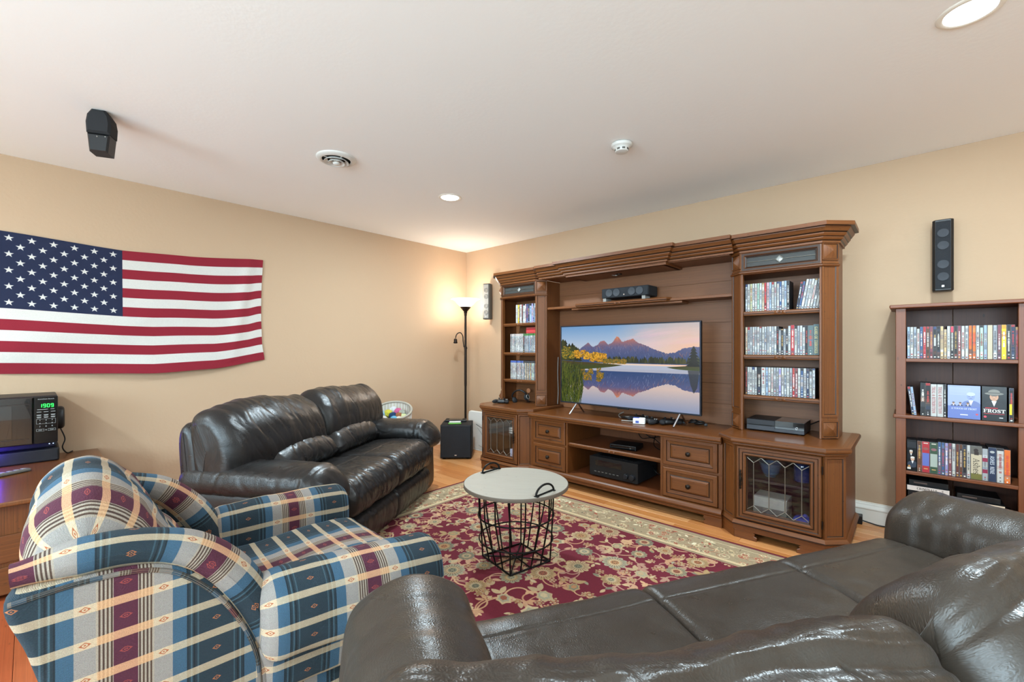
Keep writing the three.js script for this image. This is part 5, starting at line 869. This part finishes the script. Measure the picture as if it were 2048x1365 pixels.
// covers that face the room
function cover(x, y, z, w, h, d, paint, label) {
  const [c, g] = canvas(384, Math.round(384 * h / w)); paint(g, 384, c.height);
  const t = thing('box_set', label, 'film box', [x, y, z]);
  obj('box', bx(-w / 2, w / 2, 0, h, -d, 0, 0.0015), M.black, t);
  obj('cover', grid(1, 1, (u, v) => [(u - 0.5) * (w - 0.003), 0.0015 + v * (h - 0.003), 0.0006]), phys(0xffffff, 0.3, { map: ctex(c), side: THREE.DoubleSide, clearcoat: 0.3 }), t);
}
const head = (g, x, y, r, skin, hair, suit) => { g.fillStyle = suit; g.beginPath(); g.ellipse(x, y + r * 2.6, r * 1.9, r * 1.6, 0, 0, 7); g.fill(); g.fillStyle = '#e4e2de'; g.beginPath(); g.moveTo(x - r * 0.45, y + r); g.lineTo(x + r * 0.45, y + r); g.lineTo(x, y + r * 2.4); g.fill(); g.fillStyle = skin; g.beginPath(); g.ellipse(x, y, r * 0.75, r, 0, 0, 7); g.fill(); g.fillStyle = hair; g.beginPath(); g.ellipse(x, y - r * 0.65, r * 0.8, r * 0.5, 0, 0, 7); g.fill(); g.fillStyle = 'rgba(50,30,24,.6)'; for (const s of [-1, 1]) g.fillRect(x + s * r * 0.32 - r * 0.12, y - r * 0.08, r * 0.24, r * 0.1); g.fillRect(x - r * 0.25, y + r * 0.45, r * 0.5, r * 0.08); };
cover(4.54, BS[1] + 0.0005, bz + 0.012, 0.132, 0.19, 0.1, (g, w, h) => { g.fillStyle = '#97a3cc'; g.fillRect(0, 0, w, h); g.fillStyle = '#aeb6d8'; for (let i = 0; i < 6; i++) g.fillRect(20, 40 + i * 22, 250, 6); head(g, 275, 180, 62, '#8896c4', '#b8c0de', '#6a78a8'); for (const x of [70, 150, 240]) head(g, x, 300, 20, '#c09a80', '#4a4038', '#3a3f58'); g.fillStyle = '#6474b0'; g.fillRect(0, 345, w, h - 345); g.fillStyle = '#dfe2ee'; g.font = '38px serif'; g.textAlign = 'center'; g.fillText('A TOUCH OF FROST', w / 2, 400, 300); g.fillStyle = '#e6e6ee'; g.fillRect(150, 480, 90, 14); g.fillStyle = '#c05060'; g.beginPath(); g.arc(345, 470, 16, 0, 7); g.fill(); }, 'pale lilac film box facing forward with a faint portrait on the second shelf');
cover(4.656, BS[1] + 0.0005, bz + 0.016, 0.094, 0.19, 0.1, (g, w, h) => { g.fillStyle = '#121214'; g.fillRect(0, 0, w, h); head(g, 190, 230, 92, '#c09478', '#5a5650', '#1c1c20'); g.fillStyle = '#77746c'; g.beginPath(); g.ellipse(190, 158, 150, 30, 0, 0, 7); g.fill(); g.beginPath(); g.ellipse(190, 120, 92, 58, 0, 0, 7); g.fill(); g.fillStyle = '#3a3834'; g.fillRect(98, 132, 184, 18); g.fillStyle = '#c8202c'; g.fillRect(50, 478, 200, 16); g.fillStyle = '#e9e2da'; g.font = 'bold 104px serif'; g.textAlign = 'center'; g.fillText('FROST', w / 2, 588, 350); g.fillStyle = '#b03038'; g.fillRect(30, 610, 320, 12); g.fillStyle = '#d84858'; g.beginPath(); g.arc(50, 690, 24, 0, 7); g.fill(); g.fillStyle = '#ddd'; g.fillRect(270, 690, 60, 16); }, 'black film box facing forward with a man in a grey hat and the word FROST');
cover(4.322, BS[2] + 0.0005, bz + 0.0, 0.044, 0.185, 0.11, (g, w, h) => { g.fillStyle = '#0e0e10'; g.fillRect(0, 0, w, h); g.fillStyle = '#2a2c30'; g.fillRect(0, 80, w, 330); head(g, 170, 620, 88, '#c8a890', '#c8c4bc', '#16181e'); head(g, 230, 980, 110, '#d0aa94', '#d8d4cc', '#3a4250'); g.fillStyle = '#e0dcd0'; g.fillRect(10, 1440, 150, 100); g.fillStyle = '#c08a50'; g.beginPath(); g.moveTo(20, 1420); g.lineTo(90, 1300); g.lineTo(160, 1420); g.fill(); }, 'black film box with two suited men at the end of the third shelf');
{ // lying and standing boxes in the bottom compartment
  const lay = (x0, x1, y, h, z0, z1, mat, label, print) => { const t = thing('box_set', label, 'film box', [(x0 + x1) / 2, y, z1], 0); obj('box', bx(-(x1 - x0) / 2, (x1 - x0) / 2, 0, h, z0 - z1, 0, 0.0015), mat, t); const [c, g] = canvas(512, 64); print(g); obj('spine', grid(1, 1, (u, v) => [(u - 0.5) * (x1 - x0 - 0.004), 0.001 + v * (h - 0.002), 0.0006]), phys(0xffffff, 0.35, { map: ctex(c), side: THREE.DoubleSide }), t); };
  const dark = (g) => { g.fillStyle = '#121214'; g.fillRect(0, 0, 512, 64); g.fillStyle = '#5a4a44'; g.fillRect(60, 22, 180, 18); };
  for (let k = 0; k < 7; k++) lay(4.305, 4.47, 0.1005 + k * 0.034, 0.0335, 0.08, bz - 0.005 * (k % 3), M.black, `black film box, ${['lowest', 'second', 'third', 'fourth', 'fifth', 'sixth', 'topmost'][k]} in the dark flat stack under the white box`, dark);
  lay(4.3, 4.485, 0.339, 0.03, 0.07, bz + 0.004, M.black, 'flat white film box with dark lettering on the dark stack in the bottom compartment', (g) => { g.fillStyle = '#cfc4bc'; g.fillRect(0, 0, 512, 64); g.fillStyle = '#2a2420'; g.font = 'bold 42px serif'; g.fillText('CRIMINALS', 120, 46); g.fillText('2', 420, 46); });
  lay(4.31, 4.48, 0.3695, 0.03, 0.09, bz - 0.012, M.black, 'flat black film box lying on the white lettered box', dark);
  row({ x: 4.53, y: 0.1005, z: bz - 0.02, items: [...S('wdlodkdtdkdnksk').map((c) => [c, 0.0135, 0.19])], where: ['dark stack', 'far post', 'the bookcase bottom shelf'], group: 'films standing on the bottom shelf' });
  lay(4.515, 4.69, 0.292, 0.017, 0.09, bz - 0.004, M.black, 'lower flat cream film box lying across the standing films', (g) => { g.fillStyle = '#d9c6ac'; g.fillRect(0, 0, 512, 64); g.fillStyle = '#b06a34'; g.fillRect(60, 8, 70, 48); g.fillStyle = '#8a7460'; g.fillRect(180, 26, 200, 12); });
  lay(4.525, 4.7, 0.3095, 0.017, 0.09, bz - 0.008, M.black, 'upper flat cream film box lying across the standing films', (g) => { g.fillStyle = '#dccbb2'; g.fillRect(0, 0, 512, 64); g.fillStyle = '#b8602c'; g.fillRect(20, 8, 50, 48); g.fillStyle = '#8a7460'; g.fillRect(120, 26, 160, 12); });
  lay(4.515, 4.685, 0.327, 0.03, 0.09, bz - 0.03, M.black, 'flat black film box on top of the two cream boxes', dark);
}

// ------------------------------------------------------------------ wall speakers
function wallSpeaker(x, z, turn, label, face, side) {
  const t = thing('wall_speaker', label, 'speaker', [x, 1.54, z], turn);
  obj('cabinet', prism([[-0.045, -0.05], [0.045, -0.05], [0.047, 0.03], [0.034, 0.045], [-0.034, 0.045], [-0.047, 0.03]].reverse(), 0, 0.435, 'y', 0.004), side, t);
  obj('grille', bx(-0.033, 0.033, 0.012, 0.423, 0.043, 0.049, 0.003), face, t);
  for (const y of [0.085, 0.16, 0.275, 0.35]) obj('driver', lathe([[0, 0.001], [0.016, 0.002], [0.024, 0.005], [0.0265, 0.003], [0.0265, 0]], 24).rotateX(Math.PI / 2).translate(0, y, 0.0486), std(face === M.cloth ? 0x35383e : 0x77746e, 0.7), t);
  obj('badge', bx(-0.006, 0.006, 0.022, 0.034, 0.0485, 0.0505, 0.001), M.chrome, t);
  obj('wall_bracket', bx(-0.015, 0.015, 0.19, 0.25, -0.075, -0.048), M.black, t);
}
wallSpeaker(4.463, 0.076, 0, 'slim black speaker on the tan wall above the plain bookcase', M.cloth, M.black);
wallSpeaker(0.478, 0.085, 0.42, 'slim grey speaker on the tan wall between the floor lamp and hutch', M.midGrey, M.grey);

// ------------------------------------------------------------------ electronics on the unit
{
  const xb = thing('game_console', 'large black two-tone game console on the cabinet under the film shelves', 'game console', [3.652, CT + 0.001, 0.545]);
  obj('body', bx(-0.167, 0.167, 0.006, 0.079, -0.23, 0, 0.004), M.black, xb); obj('gloss_panel', [bx(0.002, 0.166, 0.028, 0.0795, -0.22, 0.001, 0.002)], M.blackGloss, xb);
  obj('face_strip', [bx(-0.166, 0.0, 0.01, 0.0385, -0.002, 0.002, 0.001), bx(0.0, 0.166, 0.008, 0.027, -0.002, 0.002, 0.001)], std(0x34363c, 0.5), xb);
  obj('upper_strip', bx(-0.166, 0.0, 0.046, 0.077, -0.002, 0.002, 0.001), std(0x1c1d22, 0.5), xb);
  obj('disc_slot', bx(-0.155, -0.015, 0.0395, 0.0445, -0.001, 0.0022, 0.0008), M.dark, xb);
  obj('power_logo', new THREE.TorusGeometry(0.0065, 0.0018, 8, 20).translate(0.125, 0.042, 0.002), M.chrome, xb);
  for (const x of [-0.14, 0.14]) for (const z of [-0.2, -0.03]) obj('foot', bx(x - 0.012, x + 0.012, -0.0005, 0.007, z - 0.012, z + 0.012, 0.002), M.dark, xb);
  tag(obj('cable', tube([[3.79, 0.66, 0.32], [3.84, 0.69, 0.33], [3.88, 0.71, 0.36], [3.9, 0.69, 0.35]], 0.004, 30), M.cable), 'black cable behind the large game console', 'cable');
  const rc = thing('receiver', 'black audio receiver on the lower shelf of the media console', 'receiver', [2.54, 0.121, 0.69]);
  obj('case', bx(-0.215, 0.215, 0.014, 0.168, -0.34, -0.004, 0.004), M.blackMatte, rc); obj('face', bx(-0.217, 0.217, 0.014, 0.17, -0.006, 0.004, 0.003), M.black, rc);
  obj('display', bx(-0.16, 0.08, 0.1, 0.145, 0.003, 0.0052, 0.001), M.blackGloss, rc);
  for (const [x, y, r] of [[0.12, 0.058, 0.02], [0.172, 0.058, 0.023]]) obj('knob', lathe([[0, 0.024], [r - 0.003, 0.024], [r, 0.021], [r, 0]], 28).rotateX(Math.PI / 2).translate(x, y, 0.004), std(0x2a2a2e, 0.3, { metalness: 0.4 }), rc);
  for (let i = 0; i < 7; i++) obj('button', bx(-0.17 + i * 0.034, -0.152 + i * 0.034, 0.045, 0.052, 0.003, 0.006, 0.001), M.grey, rc);
  for (let i = 0; i < 18; i++) obj('vent_slat', bx(-0.17 + i * 0.019, -0.16 + i * 0.019, 0.167, 0.171, -0.3, -0.06, 0.001), M.black, rc);
  for (const x of [-0.17, 0.17]) obj('foot', cyl(0.02, 0.02, 0.014, x, 0.007, -0.05, 16), M.dark, rc);
  const cb = thing('cable_box', 'small flat black cable box on the middle shelf of the media console', 'set-top box', [2.62, 0.376, 0.68], 0.12);
  obj('case', bx(-0.11, 0.11, 0.004, 0.042, -0.17, 0, 0.006), M.black, cb); obj('front_panel', bx(-0.1, 0.1, 0.008, 0.036, -0.001, 0.0025, 0.001), M.blackGloss, cb); obj('light', bx(0.06, 0.068, 0.018, 0.024, 0.002, 0.0035, 0.0005), M.midGrey, cb);
  [[[2.56, 0.56, 0.26], [2.565, 0.47, 0.3], [2.62, 0.42, 0.34], [2.72, 0.44, 0.36], [2.83, 0.4, 0.4], [2.92, 0.385, 0.42]], [[2.6, 0.55, 0.25], [2.6, 0.48, 0.28], [2.68, 0.43, 0.3], [2.8, 0.46, 0.32], [2.9, 0.42, 0.3]], [[2.72, 0.45, 0.3], [2.78, 0.4, 0.45], [2.86, 0.382, 0.5], [2.95, 0.382, 0.48]], [[2.76, 0.24, 0.45], [2.82, 0.2, 0.5], [2.88, 0.16, 0.45], [2.94, 0.125, 0.4]]].forEach((p, i) => tag(obj('cable', tube(p, 0.0035, 40), M.cable), ['black cable hanging from the console top behind the cable box', 'thinner black cable looping across the pale back of the console', 'short black cable lying on the middle console shelf', 'black cable at the side of the receiver'][i], 'cable'));
  const pad = (name, label, p, turn, tilt = 0) => {
    const t = thing(name, label, 'game controller', p, turn); t.rotation.z = tilt;
    obj('body', soft([[-0.045, 0], [0.03, 0], [0.045, 0.012], [0.035, 0.034], [-0.03, 0.036], [-0.05, 0.02]], 0.11, 0.03, { nx: 14, m: 40 }), M.black, t);
    for (const s of [-1, 1]) { obj('grip', new THREE.SphereGeometry(1, 16, 12).scale(0.022, 0.018, 0.05).rotateY(s * 0.35).translate(s * 0.06, 0.019, 0.03), M.blackMatte, t); obj('thumb_stick', lathe([[0, 0.054], [0.008, 0.053], [0.009, 0.048], [0.005, 0.045], [0.005, 0.035]], 14).translate(s * 0.026, 0, 0.01), M.black, t); }
    for (const [x, z] of [[0.045, -0.02], [0.055, -0.01], [0.045, 0.0], [0.035, -0.01]]) obj('button', cyl(0.004, 0.004, 0.006, x, 0.037, z, 10), M.midGrey, t);
  };
  pad('game_controller', 'black game controller at the front of the lamp-side cabinet top', [1.235, CT + 0.001, 0.62], 0.5);
  pad('game_controller', 'black game controller heaped on the console beside the white and blue packet', [2.82, 0.606, 0.6], -0.5);
  pad('game_controller', 'black game controller lying in front of the television foot', [2.93, 0.606, 0.545], 0.9);
  pad('game_controller', 'black game controller lying closest to the television middle on the console', [2.7, 0.606, 0.545], 0.3);
  const hp = thing('headset', 'black headset lying at the back of the lamp-side cabinet top', 'headset', [1.36, CT + 0.012, 0.44], 0.3); hp.rotation.x = 1.15; hp.position.y = CT + 0.036;
  obj('headband', tube([[-0.08, 0.03, 0], [-0.085, 0.07, -0.02], [-0.03, 0.1, -0.05], [0.04, 0.1, -0.05], [0.085, 0.07, -0.02], [0.08, 0.03, 0]], 0.009, 40, 10), M.black, hp); for (const s of [-1, 1]) obj('ear_cup', new THREE.SphereGeometry(1, 18, 12).scale(0.02, 0.036, 0.034).translate(s * 0.075, 0.037, 0.012), M.blackMatte, hp); obj('pad_ring', new THREE.TorusGeometry(0.022, 0.004, 8, 24).rotateY(Math.PI / 2).translate(0.094, 0.037, 0.012), M.midGrey, hp);
  const cp = thing('copper_disc', 'small copper coloured disc propped up behind the headset', 'ornament', [1.37, CT + 0.001, 0.36]); obj('disc', cyl(0.024, 0.024, 0.006, 0, 0, 0, 28).rotateX(Math.PI / 2).translate(0, 0.115, 0), std(0xd99a70, 0.35, { metalness: 0.3 }), cp); obj('stand', [rod([0, 0.095, 0], [0, 0.006, 0], 0.004), cyl(0.022, 0.024, 0.006, 0, 0.003, 0, 20)], M.black, cp);
  const rm = (label, p, turn) => { const t = thing('remote_control', label, 'remote control', p, turn); obj('body', bx(-0.022, 0.022, 0, 0.018, -0.09, 0.09, 0.008), M.black, t); for (let i = 0; i < 5; i++) for (const x of [-0.01, 0.003]) obj('button', bx(x, x + 0.008, 0.0175, 0.02, -0.07 + i * 0.026, -0.058 + i * 0.026, 0.001), M.grey, t); };
  rm('black remote control lying at the outer end of the lamp-side cabinet top', [1.15, CT + 0.001, 0.56], 1.25);
  rm('black remote control on the console next to the controllers', [2.62, 0.606, 0.55], 1.3);
  const pk = thing('packet', 'small white and blue packet on the console in front of the television', 'packet', [2.765, 0.606, 0.685], 0.35); obj('box', bx(-0.045, 0.045, 0, 0.045, -0.03, 0.03, 0.006), M.white, pk); obj('blue_print', [bx(-0.044, 0.0, 0.0445, 0.0462, -0.02, 0.02, 0.0005), bx(-0.025, 0.0, 0.008, 0.026, 0.0295, 0.0308, 0.0005)], std(0x3c52a8, 0.5), pk);
  tag(obj('cable', tube([[2.49, 0.64, 0.42], [2.475, 0.625, 0.47], [2.52, 0.612, 0.53], [2.62, 0.63, 0.56], [2.7, 0.615, 0.64], [2.6, 0.61, 0.66]], 0.004, 50), M.cableGrey), 'pale grey cable curling on the console beneath the television', 'cable');
  [[2.98, 0.46, 0.2], [3.08, 0.42, 0.9], [3.14, 0.46, 0.4]].forEach(([x, z, a], i) => { const t = thing('cable_coil', ['black coil of cable behind the right foot of the television', 'small black coil of cable on the console beside the back panel', 'outermost black coil of cable beside the tall post on the console'][i], 'cable', [x, 0.606, z], a); obj('coil', [new THREE.TorusGeometry(0.032, 0.006, 8, 30).rotateX(1.35).translate(0, 0.014, 0), new THREE.TorusGeometry(0.026, 0.006, 8, 30).rotateX(1.7).translate(0.006, 0.024, 0)], M.cable, t); obj('plug', bx(0.03, 0.055, 0, 0.02, -0.01, 0.01, 0.004), M.black, t); });
  tag(obj('cable', tube([[1.737, 1.1, 0.34], [1.735, 0.95, 0.345], [1.737, 0.75, 0.34], [1.737, 0.64, 0.35]], 0.004, 30), M.cableGrey), 'grey cable running down the hutch side next to the television', 'cable');
  // inside the glazed cabinets
  const ib = thing('paper_box', 'white and grey paper box behind the leaded glass of the console-side cabinet', 'box', [3.66, 0.113, 0.79]); obj('box', bx(-0.075, 0.105, 0, 0.15, -0.16, 0, 0.002), M.midGrey, ib); obj('band', bx(-0.076, 0.106, 0.05, 0.09, -0.12, 0.001, 0.001), M.grey, ib);
  const sheet = obj('paper_sheet', grid(12, 6, (u, v) => [-0.08 + u * 0.2, 0.004 + 0.02 * v + 0.008 * n3(u * 3, v * 3, 1), 0.03 - v * 0.03]), std(0xeeeae2, 0.8, { side: THREE.DoubleSide }), ib);
  const bag = thing('blue_bag', 'crumpled blue bag at the bottom of the console-side cabinet', 'bag', [3.85, 0.113, 0.72]); obj('bag', soft([[-0.05, 0], [0.05, 0], [0.06, 0.03], [0.02, 0.062], [-0.03, 0.058], [-0.06, 0.03]], 0.13, 0.035, { nx: 24, m: 60, disp: (x, s) => 0.012 * fbm(x * 14, s * 14, 3, 3) }), std(0x2c3c9a, 0.35), bag); obj('knot', new THREE.SphereGeometry(0.014, 14, 10).translate(0.0, 0.066, 0), std(0x2c3c9a, 0.35), bag);
  const gb = thing('glass_bowl', 'clear blue-tinted glass bowl on the upper shelf of the console-side cabinet', 'bowl', [3.64, 0.353, 0.6]); obj('bowl', lathe([[0, 0.003], [0.03, 0.003], [0.05, 0.03], [0.065, 0.09], [0.062, 0.09], [0.047, 0.032], [0.028, 0.007], [0, 0.006]], 32), phys(0x86a8c8, 0.05, { transmission: 0.8, thickness: 0 }), gb); obj('foot', lathe([[0, 0], [0.032, 0], [0.03, 0.005], [0, 0.005]], 28), phys(0x86a8c8, 0.05, { transmission: 0.6, thickness: 0 }), gb);
  const jr = thing('glass_jar', 'dark blue glass jar on the upper shelf of the console-side cabinet', 'jar', [3.82, 0.353, 0.6]); obj('jar', lathe([[0, 0], [0.045, 0], [0.05, 0.01], [0.05, 0.1], [0.035, 0.12], [0.035, 0.13], [0, 0.13]], 30), phys(0x1c2c58, 0.12, { clearcoat: 1 }), jr); obj('lid', cyl(0.037, 0.037, 0.015, 0, 0.137, 0, 28), M.chrome, jr);
  const lb = thing('storage_carton', 'pale lilac printed carton behind the leaded glass of the lamp-side cabinet', 'carton', [1.56, 0.113, 0.79]); obj('box', bx(-0.055, 0.05, 0, 0.12, -0.1, 0, 0.002), std(0xb8b8d0, 0.6), lb); obj('print', plate([[-0.03, 0.03], [0.0, 0.015], [0.03, 0.03], [0.025, 0.08], [-0.025, 0.08]], 0, 0.0012, 'x', 0.0002), std(0x5a6a90, 0.6), lb);
  const st = thing('disc_stack', 'stack of silver discs and cases on the upper shelf of the lamp-side cabinet', 'discs', [1.46, 0.353, 0.62]); for (let k = 0; k < 5; k++) obj('case', bx(-0.07, 0.07, k * 0.011, k * 0.011 + 0.0105, -0.06, 0.06, 0.001), k % 2 ? M.midGrey : M.white, st);
  // power adapter
  const ad = thing('power_adapter', 'black power adapter block on the floor by the baseboard', 'power adapter', [4.02, 0, 0.055], 0.03); obj('block', bx(-0.055, 0.055, 0.0, 0.055, -0.035, 0.03, 0.004), M.black, ad); obj('label_plate', bx(-0.045, 0.045, 0.054, 0.0558, -0.025, 0.02, 0.0004), M.grey, ad);
  tag(obj('cable', tube([[4.074, 0.02, 0.05], [4.11, 0.014, 0.05], [4.16, 0.006, 0.045], [4.24, 0.005, 0.055], [4.32, 0.005, 0.05]].map(([x, y, z]) => [x, y, Math.min(z, x > 4.23 ? 0.012 + 0.012 : z)]), 0.0045, 40), M.cable), 'black cable running from the floor adapter along the baseboard to the bookcase', 'cable');
}

// ------------------------------------------------------------------ render
scene.traverse((o) => { if (o.isMesh) { o.castShadow = true; o.receiveShadow = true; } if (o.isPointLight) o.castShadow = true; });
renderer.render(scene, camera);
